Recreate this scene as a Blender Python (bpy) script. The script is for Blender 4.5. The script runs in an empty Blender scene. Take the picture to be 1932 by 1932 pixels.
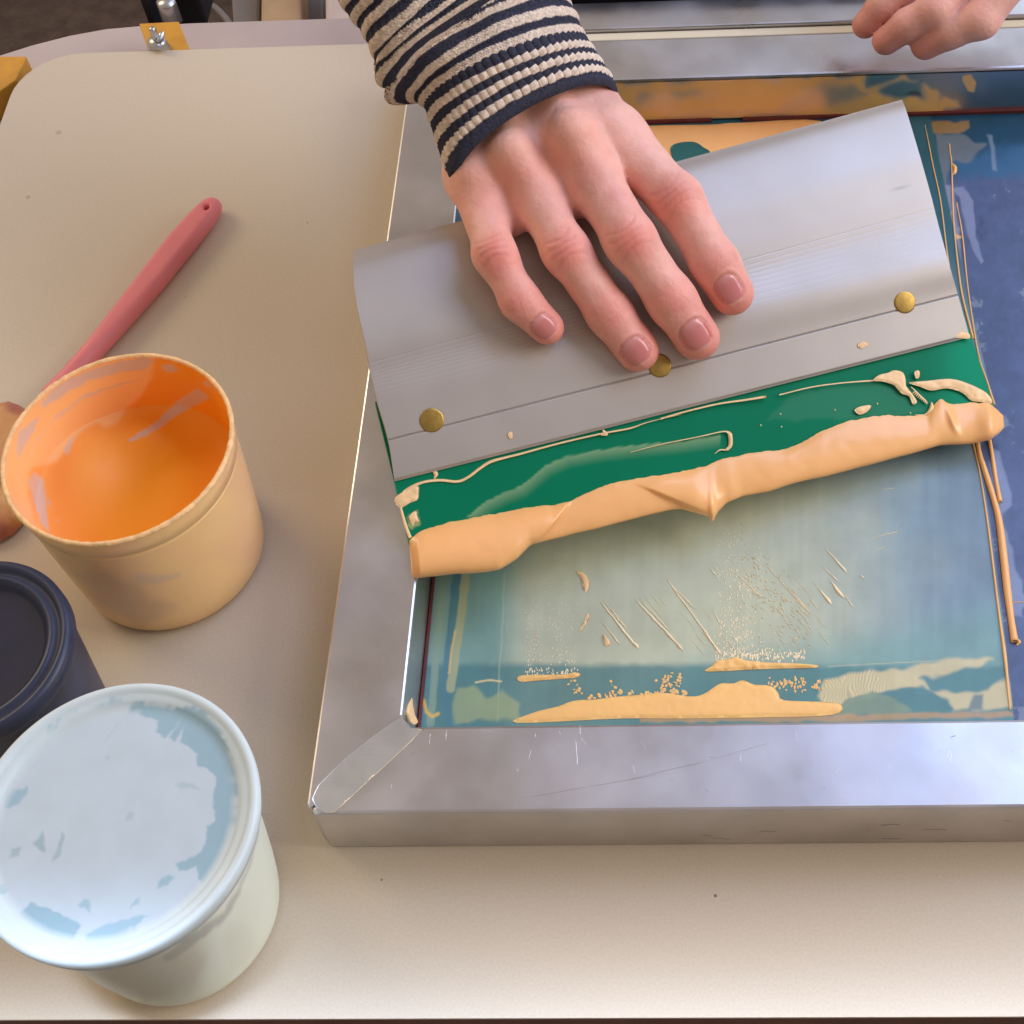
import bpy, math, random
import numpy as np
from mathutils import Vector, Matrix
from mathutils.geometry import delaunay_2d_cdt
random.seed(7); rng = np.random.default_rng(7)
C = bpy.context.scene.collection
scene = bpy.context.scene

# ------------------------------------------------------------------ camera
# survey frame: 1932 x 1932 survey units over the photograph, principal point off-centre (cropped photo)
F, PITCH, ROLL, YAW, CX, CY, S = 3079.0, .6687, -.0861, .0794, 1195.16, 638.07, .54
def _basis():
    fw = np.array([0, math.sin(PITCH), -math.cos(PITCH)]); up = np.array([0, math.cos(PITCH), math.sin(PITCH)]); rt = np.array([1., 0, 0])
    c, s = math.cos(ROLL), math.sin(ROLL); rt, up = c*rt+s*up, -s*rt+c*up
    R = np.array([[math.cos(YAW), -math.sin(YAW), 0], [math.sin(YAW), math.cos(YAW), 0], [0, 0, 1]])
    return R@rt, R@up, R@fw
RT, UP, FW = _basis()
EYE = np.array([0, 0, S])
cam_d = bpy.data.cameras.new('camera'); cam = bpy.data.objects.new('camera', cam_d); C.objects.link(cam)
M = Matrix(((RT[0], UP[0], -FW[0], 0), (RT[1], UP[1], -FW[1], 0), (RT[2], UP[2], -FW[2], S), (0, 0, 0, 1)))
cam.matrix_world = M
cam_d.sensor_width = 36; cam_d.sensor_fit = 'HORIZONTAL'; cam_d.lens = F/1932*36
cam_d.shift_x = (966-CX)/1932; cam_d.shift_y = (CY-966)/1932
cam_d.clip_start = .01; cam_d.clip_end = 50
scene.camera = cam

# ------------------------------------------------------------------ light
def s2l(c):
    c = np.asarray(c, float)/255
    return np.where(c <= .04045, c/12.92, ((c+.055)/1.055)**2.4)
W = bpy.data.worlds.new('World'); scene.world = W; W.use_nodes = True
bg = W.node_tree.nodes['Background']; bg.inputs[1].default_value = .48
_n, _l = W.node_tree.nodes, W.node_tree.links
_tc = _n.new('ShaderNodeTexCoord'); _sx = _n.new('ShaderNodeSeparateXYZ'); _rp = _n.new('ShaderNodeValToRGB')
_l.new(_tc.outputs['Generated'], _sx.inputs[0]); _l.new(_sx.outputs['X'], _rp.inputs[0]); _l.new(_rp.outputs[0], bg.inputs[0])
_mr = _n.new('ShaderNodeMapRange'); _mr.inputs[1].default_value = -1; _mr.inputs[2].default_value = 1
_l.new(_sx.outputs['X'], _mr.inputs[0]); _l.new(_mr.outputs[0], _rp.inputs[0])
_rp.color_ramp.elements[0].color = (.82, .66, .48, 1); _rp.color_ramp.elements[1].color = (.62, .56, .62, 1)
def area(name, loc, aim, sx, sy, power, col, spin=0):
    d = bpy.data.lights.new(name, 'AREA'); d.shape = 'RECTANGLE'; d.size = sx; d.size_y = sy; d.energy = power; d.color = col
    o = bpy.data.objects.new(name, d); C.objects.link(o)
    o.location = loc; o.rotation_euler = (Vector(aim)-Vector(loc)).to_track_quat('-Z', 'Y').to_euler()
    return o
_b = area('band_strip_lamp', (-.1, .098, .62), (-.1, .098, 0), 1.7, .03, 1.25, (.55, .70, 1.0)); _b.data.spread = math.radians(14.5)  # narrow strip lamp added overhead to make the window-light band on the board
area('roof_window', (.58, .80, 1.05), (.1, .30, 0), .75, .6, 6.3, (.40, .56, 1.0))
area('side_window', (1.30, .40, .80), (0, .42, 0), .8, .8, 12, (1.0, .96, .92))
area('far_window', (.95, 2.1, 1.25), (.1, .5, 0), 1.2, .9, 4.5, (.62, .78, 1.0))
area('warm_room_lamp', (-1.8, 1.5, 1.3), (-.3, .5, 0), .9, .9, 15, (1.0, .80, .58))
scene.view_settings.view_transform = 'Standard'; scene.view_settings.look = 'None'
scene.view_settings.exposure = .28; scene.view_settings.gamma = 1
scene.render.engine = 'CYCLES'; scene.render.resolution_x = scene.render.resolution_y = 1024

# ------------------------------------------------------------------ geometry helpers
def rays(px, py):
    px = np.asarray(px, float); py = np.asarray(py, float)
    return FW + RT*((px-CX)/F)[..., None] - UP*((py-CY)/F)[..., None]
def at(px, py, z):
    d = rays(px, py); t = (np.asarray(z)-S)/d[..., 2]
    return EYE + d*t[..., None]
def A3(p): return at(np.array(p[0], float), np.array(p[1], float), p[2])
def onplane(px, py, P0, N):
    d = rays(px, py); t = ((P0-EYE)@N)/(d@N)
    return EYE + d*t[..., None]
def survey(v):
    v = np.asarray(v)-EYE; w = v@FW
    return CX+F*(v@RT)/w, CY-F*(v@UP)/w
_perm = rng.random((64, 64, 64))
def noise3(p, sc, seed=0):
    q = np.asarray(p)*sc+seed*17.31+100; i = np.floor(q).astype(int); f = q-i; f = f*f*(3-2*f); r = 0
    for a in (0, 1):
        for b in (0, 1):
            for c in (0, 1):
                w = (f[..., 0] if a else 1-f[..., 0])*(f[..., 1] if b else 1-f[..., 1])*(f[..., 2] if c else 1-f[..., 2])
                r = r+w*_perm[(i[..., 0]+a) % 64, (i[..., 1]+b) % 64, (i[..., 2]+c) % 64]
    return r*2-1
def noise2(x, y, sc, seed=0): return noise3(np.stack([x, y, np.zeros_like(x)+.37], -1), sc, seed)
def sstep(a, b, x): t = np.clip((x-a)/(b-a), 0, 1); return t*t*(3-2*t)

def mesh_obj(name, v, f, mat, parent=None, col=None, smooth=True, mats=None, fmat=None):
    me = bpy.data.meshes.new(name)
    v = np.asarray(v, float)
    me.from_pydata(v.tolist(), [], f.tolist() if isinstance(f, np.ndarray) else f)
    if smooth: me.polygons.foreach_set('use_smooth', [True]*len(me.polygons))
    for m in (mats or [mat]): me.materials.append(m)
    if fmat is not None: me.polygons.foreach_set('material_index', np.asarray(fmat, dtype=np.int32))
    if col is not None:
        a = me.color_attributes.new('paint', 'FLOAT_COLOR', 'POINT')
        c = np.ones((len(v), 4)); c[:, :col.shape[1]] = col
        a.data.foreach_set('color', c.ravel())
    me.update(); me.validate()
    o = bpy.data.objects.new(name, me); C.objects.link(o)
    if parent: o.parent = parent
    return o
def tag(o, label, cat, group=None, kind=None):
    if label: o['label'] = label
    if cat: o['category'] = cat
    if group: o['group'] = group
    if kind: o['kind'] = kind
    return o
def thing(name, label, cat, group=None, loc=None):
    o = bpy.data.objects.new(name, None); o.empty_display_size = .01; C.objects.link(o)
    return tag(o, label, cat, group)
def grid_faces(nu, nv, wrapu=False):
    i = np.arange(nu if wrapu else nu-1)[:, None]; j = np.arange(nv-1)[None, :]
    a = i*nv+j; b = ((i+1) % nu)*nv+j
    return np.stack([a, b, b+1, a+1], -1).reshape(-1, 4)
def bevel(o, w, seg=2):
    m = o.modifiers.new('b', 'BEVEL'); m.width = w; m.segments = seg; m.limit_method = 'ANGLE'; m.angle_limit = .6
    return o
def flat(o):
    o.data.polygons.foreach_set('use_smooth', [False]*len(o.data.polygons)); return o
def prism(name, pts, z0, z1, mat, parent=None, bev=0):
    n = len(pts); v = [(p[0], p[1], z0) for p in pts]+[(p[0], p[1], z1) for p in pts]
    f = [list(range(n))[::-1], list(range(n, 2*n))]+[[i, (i+1) % n, n+(i+1) % n, n+i] for i in range(n)]
    o = mesh_obj(name, v, f, mat, parent, smooth=False)
    if bev: bevel(o, bev)
    return o
def box(name, x0, x1, y0, y1, z0, z1, mat, parent=None, bev=0):
    return prism(name, [(x0, y0), (x1, y0), (x1, y1), (x0, y1)], z0, z1, mat, parent, bev)
def lathe(name, prof, ctr, mat, parent=None, n=96, col=None, wob=None):
    prof = np.array(prof, float); m = len(prof); a = np.linspace(0, 2*math.pi, n, endpoint=False)
    r = prof[:, 0][None, :]+(wob(a, prof) if wob else 0)
    v = np.stack([ctr[0]+r*np.cos(a)[:, None], ctr[1]+r*np.sin(a)[:, None], np.broadcast_to(prof[:, 1], (n, m))+ctr[2]], -1).reshape(-1, 3)
    return mesh_obj(name, v, grid_faces(n, m, True), mat, parent, col=col(v) if col else None)
def cr(pts, n=8, closed=False):
    p = np.array(pts, float)
    if closed: q = np.vstack([p[-1], p, p[0], p[1]])
    else: q = np.vstack([2*p[0]-p[1], p, 2*p[-1]-p[-2]])
    out = []
    for i in range(1, len(q)-2):
        for t in np.linspace(0, 1, n, endpoint=False):
            out.append(.5*((2*q[i])+(-q[i-1]+q[i+1])*t+(2*q[i-1]-5*q[i]+4*q[i+1]-q[i+2])*t*t+(-q[i-1]+3*q[i]-3*q[i+1]+q[i+2])*t**3))
    if not closed: out.append(q[-2])
    return np.array(out)
def tube(name, pts, rad, mat, parent=None, seg=10, flatz=1.0, raw=False):
    P = np.array(pts, float); n = len(P); rad = np.broadcast_to(np.asarray(rad, float), (n,))
    T = np.gradient(P, axis=0); T /= np.linalg.norm(T, axis=1)[:, None]+1e-12
    up = np.array([0, 0, 1.]); B = np.cross(T, up); bad = np.linalg.norm(B, axis=1) < 1e-3; B[bad] = (1, 0, 0); B /= np.linalg.norm(B, axis=1)[:, None]
    N = np.cross(B, T); a = np.linspace(0, 2*math.pi, seg, endpoint=False)
    v = P[:, None]+rad[:, None, None]*(np.cos(a)[None, :, None]*B[:, None]+flatz*np.sin(a)[None, :, None]*N[:, None])
    v = v.reshape(-1, 3)
    f = []
    for i in range(n-1):
        for j in range(seg): f.append([i*seg+j, i*seg+(j+1) % seg, (i+1)*seg+(j+1) % seg, (i+1)*seg+j])
    f.append(list(range(seg))); f.append([(n-1)*seg+j for j in range(seg)][::-1])
    if raw: return v, f
    return mesh_obj(name, v, f, mat, parent)
def inpoly(x, y, poly):
    poly = np.asarray(poly, float); ins = np.zeros(x.shape, bool); n = len(poly)
    for i in range(n):
        x0, y0 = poly[i]; x1, y1 = poly[(i+1) % n]
        if y0 == y1: continue
        c = ((y0 > y) != (y1 > y)) & (x < (x1-x0)*(y-y0)/(y1-y0)+x0); ins ^= c
    return ins
def polydist(x, y, poly, closed=True):
    poly = np.asarray(poly, float); d = np.full(x.shape, 1e9); n = len(poly)
    for i in range(n if closed else n-1):
        a = poly[i]; b = poly[(i+1) % n]; ab = b-a; L = ab@ab+1e-12
        t = np.clip(((x-a[0])*ab[0]+(y-a[1])*ab[1])/L, 0, 1)
        d = np.minimum(d, np.hypot(x-a[0]-t*ab[0], y-a[1]-t*ab[1]))
    return d
def mask(x, y, poly, soft=2, wob=0, wsc=.1, seed=1):
    """soft mask of a patch in survey units, with a wobbling edge"""
    poly = np.asarray(poly, float); m = np.zeros(x.shape); pad = soft+wob+4
    k = (x > poly[:, 0].min()-pad) & (x < poly[:, 0].max()+pad) & (y > poly[:, 1].min()-pad) & (y < poly[:, 1].max()+pad)
    if not k.any(): return m
    X, Y = x[k], y[k]
    if wob: X, Y = X+wob*noise2(X, Y, wsc, seed), Y+wob*noise2(X, Y, wsc, seed+5)
    d = polydist(X, Y, poly); d = np.where(inpoly(X, Y, poly), d, -d)
    m[k] = sstep(-soft, soft, d); return m
def stroke(x, y, pts, w, soft=1.5, wob=0, seed=2):
    pts = np.asarray(pts, float); m = np.zeros(x.shape); pad = w+soft+wob+3
    k = (x > pts[:, 0].min()-pad) & (x < pts[:, 0].max()+pad) & (y > pts[:, 1].min()-pad) & (y < pts[:, 1].max()+pad)
    if not k.any(): return m
    X, Y = x[k], y[k]
    if wob: X, Y = X+wob*noise2(X, Y, .05, seed), Y+wob*noise2(X, Y, .05, seed+5)
    m[k] = 1-sstep(w-soft, w+soft, polydist(X, Y, pts, False)); return m
def blend(col, m, c): return col*(1-m[:, None])+np.asarray(c)[None, :]*m[:, None]

def blob(polys, P0, N, h, wid, lift=.00012, step=3.0, rough=.0, raw=True, sm=4):
    """thick ink puddles: outline in survey units laid on plane (P0,N), domed edge; returns verts, faces"""
    V, Fc, off = [], [], 0
    N = np.asarray(N, float); N = N/np.linalg.norm(N); N = N if N[2] > 0 else -N
    for poly in polys:
        pl = cr(poly, sm, True) if sm > 1 else np.array(poly, float)
        x0, y0 = pl.min(0); x1, y1 = pl.max(0)
        gx, gy = np.meshgrid(np.arange(x0+step*.5, x1, step), np.arange(y0+step*.5, y1, step))
        gx = gx.ravel()+rng.uniform(-.3, .3, gx.size)*step; gy = gy.ravel()+rng.uniform(-.3, .3, gy.size)*step
        k = inpoly(gx, gy, pl); gx, gy = gx[k], gy[k]
        if len(gx): k = polydist(gx, gy, pl) > step*.35; gx, gy = gx[k], gy[k]
        pts = [Vector(p) for p in pl]+[Vector(p) for p in zip(gx, gy)]
        n = len(pl)
        r = delaunay_2d_cdt(pts, [], [list(range(n))], 1, 1e-4)
        vv = np.array([tuple(p) for p in r[0]])
        d = polydist(vv[:, 0], vv[:, 1], pl)
        W3 = onplane(vv[:, 0], vv[:, 1], np.asarray(P0, float), N)
        hh = h*np.sqrt(np.clip(1-(1-np.clip(d/wid, 0, 1))**2, 0, 1))
        if rough: hh = hh*(1+rough*noise2(vv[:, 0], vv[:, 1], .12, 3))
        W3 = W3+N*(lift+hh)[:, None]
        V.append(W3); Fc += [[i+off for i in f] for f in r[2]]; off += len(W3)
        # underside skirt
        bo = onplane(pl[:, 0], pl[:, 1], np.asarray(P0, float), N)-N*.0002
        idx = [int(np.argmin(np.hypot(vv[:, 0]-p[0], vv[:, 1]-p[1]))) for p in pl]
        base = off; V.append(bo); off += len(bo); o0 = base-len(W3)
        Fc += [[o0+idx[i], o0+idx[(i+1) % n], base+(i+1) % n, base+i] for i in range(n) if idx[i] != idx[(i+1) % n]]
    return np.vstack(V), Fc
def merge(parts):
    V, Fc, o = [], [], 0
    for v, f in parts:
        V.append(np.asarray(v)); Fc += [[i+o for i in q] for q in f]; o += len(v)
    return np.vstack(V), Fc

def surface_nets(fn, lo, hi, h):
    n = [int(math.ceil((hi[i]-lo[i])/h))+1 for i in range(3)]
    ax = [lo[i]+h*np.arange(n[i]) for i in range(3)]
    G = np.stack(np.meshgrid(*ax, indexing='ij'), -1); Fv = fn(G); s = Fv < 0
    cs = [c-1 for c in n]; acc = np.zeros(cs+[3]); cnt = np.zeros(cs)
    def sl(a, o): return tuple(slice(o[i], o[i]+cs[i]) for i in range(3))
    for axis in range(3):
        oth = [i for i in range(3) if i != axis]
        for a in (0, 1):
            for b in (0, 1):
                o0 = [0, 0, 0]; o0[oth[0]] = a; o0[oth[1]] = b; o1 = list(o0); o1[axis] = 1
                f0 = Fv[sl(0, o0)]; f1 = Fv[sl(0, o1)]; m = (f0 < 0) != (f1 < 0)
                t = np.where(m, f0/np.where(m, f0-f1, 1), 0)
                for i in range(3): acc[..., i] += np.where(m, o0[i]+(t if i == axis else 0), 0)
                cnt += m
    act = cnt > 0; idx = -np.ones(cs, int); idx[act] = np.arange(act.sum())
    ii = np.argwhere(act); V = (ii+acc[act]/cnt[act][:, None])*h+np.array(lo)
    faces = []
    for axis in range(3):
        o1 = [slice(None)]*3; o1[axis] = slice(1, None); o0 = [slice(None)]*3; o0[axis] = slice(0, -1)
        m = s[tuple(o0)] != s[tuple(o1)]; e = np.argwhere(m); b, c = [i for i in range(3) if i != axis]
        k = (e[:, b] > 0) & (e[:, c] > 0) & (e[:, b] < n[b]-1) & (e[:, c] < n[c]-1); e = e[k]
        def g(db, dc): q = e.copy(); q[:, b] -= db; q[:, c] -= dc; return idx[q[:, 0], q[:, 1], q[:, 2]]
        q = np.stack([g(1, 1), g(0, 1), g(0, 0), g(1, 0)], -1)
        flip = s[e[:, 0], e[:, 1], e[:, 2]]
        if axis == 1: flip = ~flip
        q[~flip] = q[~flip][:, ::-1]; faces.append(q)
    return V, np.vstack(faces)
def smin(a, b, k): h = np.clip(k-np.abs(a-b), 0, None)/k; return np.minimum(a, b)-h*h*k*.25
def cone(p, a, b, ra, rb):
    a = np.asarray(a); b = np.asarray(b); ab = b-a; t = np.clip(((p-a)@ab)/(ab@ab), 0, 1)
    return np.linalg.norm(p-a-t[..., None]*ab, axis=-1)-(ra+(rb-ra)*t)
def vnormals(V, Fq):
    n = np.zeros_like(V); a = V[Fq[:, 2]]-V[Fq[:, 0]]; b = V[Fq[:, 3]]-V[Fq[:, 1]]; fn = np.cross(a, b)
    for i in range(4): np.add.at(n, Fq[:, i], fn)
    return n/(np.linalg.norm(n, axis=1)[:, None]+1e-12)
def relax(V, Fq, it=2, w=.5):
    for _ in range(it):
        acc = np.zeros_like(V); c = np.zeros(len(V))
        for i in range(4):
            for j in (1, 3):
                np.add.at(acc, Fq[:, i], V[Fq[:, (i+j) % 4]]); np.add.at(c, Fq[:, i], 1)
        V = V*(1-w)+w*acc/np.maximum(c, 1)[:, None]
    return V

# ------------------------------------------------------------------ materials
def mat(name, col=(.5, .5, .5), rough=.5, metal=0., paint=False, var=.08, vsc=30, bump=0., bsc=400, sss=0, sssr=(1, .3, .2), coat=0, spec=.5,
        ink_alpha=False, aniso=None, transm=0, rvar=0, rvsc=25, ior=1.45):
    m = bpy.data.materials.new(name); m.use_nodes = True; nt = m.node_tree; N, L = nt.nodes, nt.links
    p = N['Principled BSDF']; p.inputs['Roughness'].default_value = rough; p.inputs['Metallic'].default_value = metal
    p.inputs['Specular IOR Level'].default_value = spec; p.inputs['Coat Weight'].default_value = coat; p.inputs['Coat Roughness'].default_value = .12
    p.inputs['IOR'].default_value = ior
    if transm: p.inputs['Transmission Weight'].default_value = transm
    tc = N.new('ShaderNodeTexCoord'); src = tc.outputs['Object']
    if aniso:
        mp = N.new('ShaderNodeMapping'); mp.inputs['Scale'].default_value = aniso[0]; mp.inputs['Rotation'].default_value = (0, 0, aniso[1])
        L.new(src, mp.inputs[0]); asrc = mp.outputs[0]
    else: asrc = src
    nz = N.new('ShaderNodeTexNoise'); nz.inputs['Scale'].default_value = vsc; nz.inputs['Detail'].default_value = 5; L.new(src, nz.inputs[0])
    mr = N.new('ShaderNodeMapRange'); mr.inputs[1].default_value = .3; mr.inputs[2].default_value = .7; mr.inputs[3].default_value = 1-var; mr.inputs[4].default_value = 1+var
    L.new(nz.outputs[0], mr.inputs[0])
    mx = N.new('ShaderNodeMix'); mx.data_type = 'RGBA'; mx.blend_type = 'MULTIPLY'; mx.inputs[0].default_value = 1
    if paint:
        at_ = N.new('ShaderNodeAttribute'); at_.attribute_name = 'paint'; L.new(at_.outputs['Color'], mx.inputs[6])
        if ink_alpha:      # alpha of the paint = how much ink covers the metal
            a = N.new('ShaderNodeMath'); a.operation = 'SUBTRACT'; a.inputs[0].default_value = 1; L.new(at_.outputs['Alpha'], a.inputs[1]); L.new(a.outputs[0], p.inputs['Metallic'])
    else: mx.inputs[6].default_value = (*col, 1)
    L.new(mr.outputs[0], mx.inputs[7]); L.new(mx.outputs[2], p.inputs['Base Color'])
    if rvar:
        n2 = N.new('ShaderNodeTexNoise'); n2.inputs['Scale'].default_value = rvsc; n2.inputs['Detail'].default_value = 6; L.new(asrc, n2.inputs[0])
        m2 = N.new('ShaderNodeMapRange'); m2.inputs[1].default_value = .3; m2.inputs[2].default_value = .7; m2.inputs[3].default_value = rough-rvar; m2.inputs[4].default_value = rough+rvar
        L.new(n2.outputs[0], m2.inputs[0]); L.new(m2.outputs[0], p.inputs['Roughness'])
    if bump:
        n3 = N.new('ShaderNodeTexNoise'); n3.inputs['Scale'].default_value = bsc; n3.inputs['Detail'].default_value = 4; L.new(asrc, n3.inputs[0])
        b = N.new('ShaderNodeBump'); b.inputs['Strength'].default_value = 1; b.inputs['Distance'].default_value = bump; L.new(n3.outputs[0], b.inputs['Height']); L.new(b.outputs[0], p.inputs['Normal'])
    if sss:
        p.inputs['Subsurface Weight'].default_value = sss; p.inputs['Subsurface Radius'].default_value = sssr; p.inputs['Subsurface Scale'].default_value = .004
    return m
ORANGE = np.array([.86, .40, .12])
DEEPOR = np.array([.80, .24, .015])
M_lam = mat('cream_laminate', (.64, .54, .405), .22, var=.05, vsc=1100, bump=.00002, bsc=900, rvar=.04)
M_lam2 = mat('grey_laminate', (.52, .42, .38), .5, var=.06, vsc=25)
M_edge = mat('brown_edge', (.13, .06, .035), .6, var=.2, vsc=60)
M_alu = mat('brushed_aluminium', (.60, .58, .58), .36, 1.0, var=.10, vsc=38, bump=.00003, bsc=160, rvar=.10, rvsc=30)
M_alup = mat('inked_aluminium', rough=.34, paint=True, ink_alpha=True, var=.08, vsc=40, bump=.00004, bsc=300, rvar=.08)
M_weld = mat('ground_weld', (.60, .61, .60), .40, 1.0, var=.10, vsc=80, bump=.00006, bsc=60, aniso=((1, 22, 1), .65))
M_handle = mat('anodised_aluminium', rough=.46, metal=.55, paint=True, var=.03, vsc=60, bump=.00002, bsc=1200, rvar=.04, rvsc=20)
M_blade = mat('green_rubber', rough=.35, paint=True, var=.03, vsc=30, bump=.00002, bsc=200, coat=.0, spec=.15)
M_ink = mat('orange_ink', (.95, .49, .18), .36, var=.04, vsc=60, bump=.00008, bsc=70, sss=.25, sssr=(1, .4, .1), coat=.3)
M_puddle = mat('pale_orange_ink', (.95, .56, .20), .38, var=.04, vsc=60, bump=.00004, bsc=200, sss=.2, sssr=(1, .4, .1))
M_inkfine = mat('orange_ink_thin', (.90, .60, .30), .4, var=.10, vsc=200, bump=.0001, bsc=500)
M_screen = mat('printing_mesh', rough=.36, paint=True, var=.07, vsc=90, bump=.00003, bsc=900, coat=.12, rvar=.1, rvsc=40)
M_brass = mat('brass', (.40, .26, .07), .45, 1.0, var=.15, vsc=300, bump=.00006, bsc=700)
M_brassrim = mat('brass_rim', (.75, .6, .3), .25, 1.0)
M_pink = mat('pink_silicone', (.80, .23, .24), .45, var=.04, vsc=60, sss=.15, sssr=(1, .3, .2))
M_cupout = mat('stained_cup_wall', paint=True, rough=.28, var=.04, vsc=40, sss=.35, sssr=(1, .6, .3))
M_cupin = mat('stained_cup_inside', paint=True, rough=.3, var=.03, vsc=40, coat=.15, bump=.0003, bsc=40)
M_inkpool = mat('orange_ink_pool', paint=True, rough=.38, var=.02, vsc=30, coat=0, spec=.25, bump=.0004, bsc=25)
M_lid = mat('milky_lid', paint=True, rough=.42, var=.03, vsc=90, sss=.3, sssr=(1, 1, 1), bump=.00008, bsc=120)
M_whitecup = mat('milky_cup', paint=True, rough=.3, var=.02, vsc=30, sss=.4, sssr=(1, 1, .8))
M_dark = mat('dark_blue_ink', (.008, .008, .026), .6, var=.2, vsc=80, bump=.0003, bsc=60)
M_darkp = mat('smoky_plastic', (.028, .034, .065), .4, var=.25, vsc=60)
M_skin = mat('skin', rough=.48, paint=True, var=.05, vsc=160, bump=.00035, bsc=420, sss=.35, sssr=(1, .35, .2), spec=.4)
M_nail = mat('fingernail', rough=.24, paint=True, var=.02, vsc=60, sss=.2, coat=.25)
M_knit = mat('striped_knit', rough=.92, paint=True, var=.12, vsc=700, bump=.0006, bsc=900, spec=.15)
M_yellow = mat('yellow_steel', (.62, .29, .03), .5, var=.12, vsc=90)
M_steel = mat('zinc_bolt', (.55, .56, .56), .35, 1.0, var=.1, vsc=200)
M_black = mat('black_steel', (.012, .012, .014), .45, var=.2, vsc=50)
M_floor = mat('brown_carpet', (.075, .050, .038), .95, var=.25, vsc=60, bump=.004, bsc=220)
M_card = mat('cardboard', (.42, .28, .16), .8, var=.1, vsc=30)
M_grey = mat('grey_plastic', (.17, .15, .14), .6, var=.1, vsc=40)
M_cream = mat('cream_tape', (.72, .64, .46), .5, var=.04, vsc=50)

HF = .0552*S            # frame rail height
# ------------------------------------------------------------------ setting: floor and boards
fl = box('floor', -3, 3, -2, 4, -.78, -.74, M_floor); tag(fl, None, None, kind='structure')
yn = float(A3((966, 1921, 0))[1]); tf = A3((380, 93, 0)); tl = A3((-8, 400, 0))
def rounded(x0, x1, y0, y1, r, n=10, corners=(1, 1, 1, 1)):
    out = []
    for k, (cx, cy, a0) in enumerate(((x1-r, y1-r, 0), (x0+r, y1-r, 90), (x0+r, y0+r, 180), (x1-r, y0+r, 270))):
        for t in np.linspace(0, 90, n): a = math.radians(a0+t); out.append((cx+r*math.cos(a), cy+r*math.sin(a)))
    return out
xl = float(A3((2, 230, 0))[0])
board = thing('print_board', 'large cream laminate board lying under the frame and the ink pots', 'board')
pts = rounded(xl, .62, yn, float(tf[1]), .030)
bt = prism('board_top', pts, -.0012, 0, M_lam, board)
m_s = mat('speck', (.30, .22, .17), .7)
for x_, y_, r_ in ((1350, 1690, .0006), (110, 250, .0016), (52, 372, .0013), (720, 1660, .0004), (580, 420, .0004), (350, 560, .0003)):
    q_ = A3((x_, y_, 0)); lathe('speck', [(r_, 0), (r_*.7, .00012), (.00002, .00014)], (q_[0], q_[1], 0), m_s if r_ < .001 else mat('smudge', (.50, .41, .31), .4), board, 9)
be = prism('edge_band', pts, -.019, -.0013, M_edge, board)
back = thing('rear_board', 'greyish pink laminate board with a curved corner behind the cream board', 'board')
zb = -.022
c1 = [A3((p[0], p[1], zb)) for p in ((-60, 118), (0, 105), (60, 86), (130, 68), (201, 55), (280, 48), (363, 44), (520, 39), (665, 34), (760, 31))]
pb = [(p[0], p[1]) for p in c1]+[(c1[-1][0]+.0, float(tf[1])-.06), (c1[0][0], float(tf[1])-.06)]
prism('board_top', pb, zb-.018, zb, M_lam2, back)

# ------------------------------------------------------------------ screen frame
frame = thing('silkscreen', 'aluminium silkscreen frame holding the inked blue and green mesh', 'screen')
XO = float(np.mean([A3((p[0], p[1], HF))[0] for p in ((764, 192), (695, 701), (650, 1013), (623, 1216), (582, 1470))]))
XI = float(np.mean([A3((p[0], p[1], HF))[0] for p in ((786.6, 1092.6), (861.8, 415), (759.4, 1321))]))
YO = float(np.mean([A3((p[0], p[1], HF))[1] for p in ((654, 1539), (1234, 1528), (1932, 1521))]))
YI = float(np.mean([A3((p[0], p[1], HF))[1] for p in ((774, 1370), (1246, 1361), (1932, 1361))]))
YI2 = float(np.mean([A3((p[0], p[1], HF))[1] for p in ((1156, 152), (1932, 126))]))
YO2 = float(np.mean([A3((p[0], p[1], HF))[1] for p in ((1090, 76), (1596, 61))]))
XR = .36; RW = XI-XO
print('frame', XO, XI, YO, YI, YI2, YO2, HF)
cut = .006               # clipped corner
def rail(pts, z0=.0, z1=HF, name='rail'):
    o = prism(name, pts, z0, z1, M_alu, frame, .0012); return o
g = .0003
rail([(XO+cut*.5, YO), (XR, YO), (XR-RW, YI), (XI+.004, YI), (XI+.0013, YI-.0013+.0), (XO+.0014+g, YO+.0014+g)])
rail([(XO, YO+cut*.5), (XO+.0014, YO+.0014+2*g), (XI+.0007, YI-.0007+2*g), (XI, YI+.004), (XI, YI2-g), (XO, YO2-g)])
rail([(XO, YO2), (XI, YI2), (XR-RW, YI2), (XR, YO2)])
rail([(XR, YO+g), (XR, YO2-g), (XR-RW+g, YI2-g), (XR-RW+g, YI+g)])
# ground-down weld across the near left corner: a slightly proud strip with cross scratches
wp = [(588, 1508), (600, 1482), (650, 1432), (700, 1392), (757, 1348), (765, 1360), (775, 1373), (800, 1375), (750, 1424), (700, 1470), (655, 1512), (632, 1534), (612, 1535), (596, 1524)]
v, f = blob([wp], A3((700, 1450, HF)), (0, 0, 1), .000001, 30, lift=.00003, step=4, sm=1)
mesh_obj('corner_weld', v, f, M_weld, frame)
PR = np.array([0, 0, HF])
def sc(x0, y0, x1, y1, w, P0=PR, N=np.array([0, 0, 1.])):
    n = 9; t = np.linspace(0, 1, n); x = x0+(x1-x0)*t+rng.normal(0, .35, n); y = y0+(y1-y0)*t+rng.normal(0, .35, n)
    ww = .5*w*rng.uniform(.4, 1, n); ww[0] = ww[-1] = .05
    return tube('', onplane(x, y, P0, N)+N*.00003, ww*.0002, None, seg=5, flatz=.25, raw=True)
def ZAr(a, b, c, d): return (545.3+.3629*a, 1012.8+.3629*b, 545.3+.3629*c, 1012.8+.3629*d)
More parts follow.
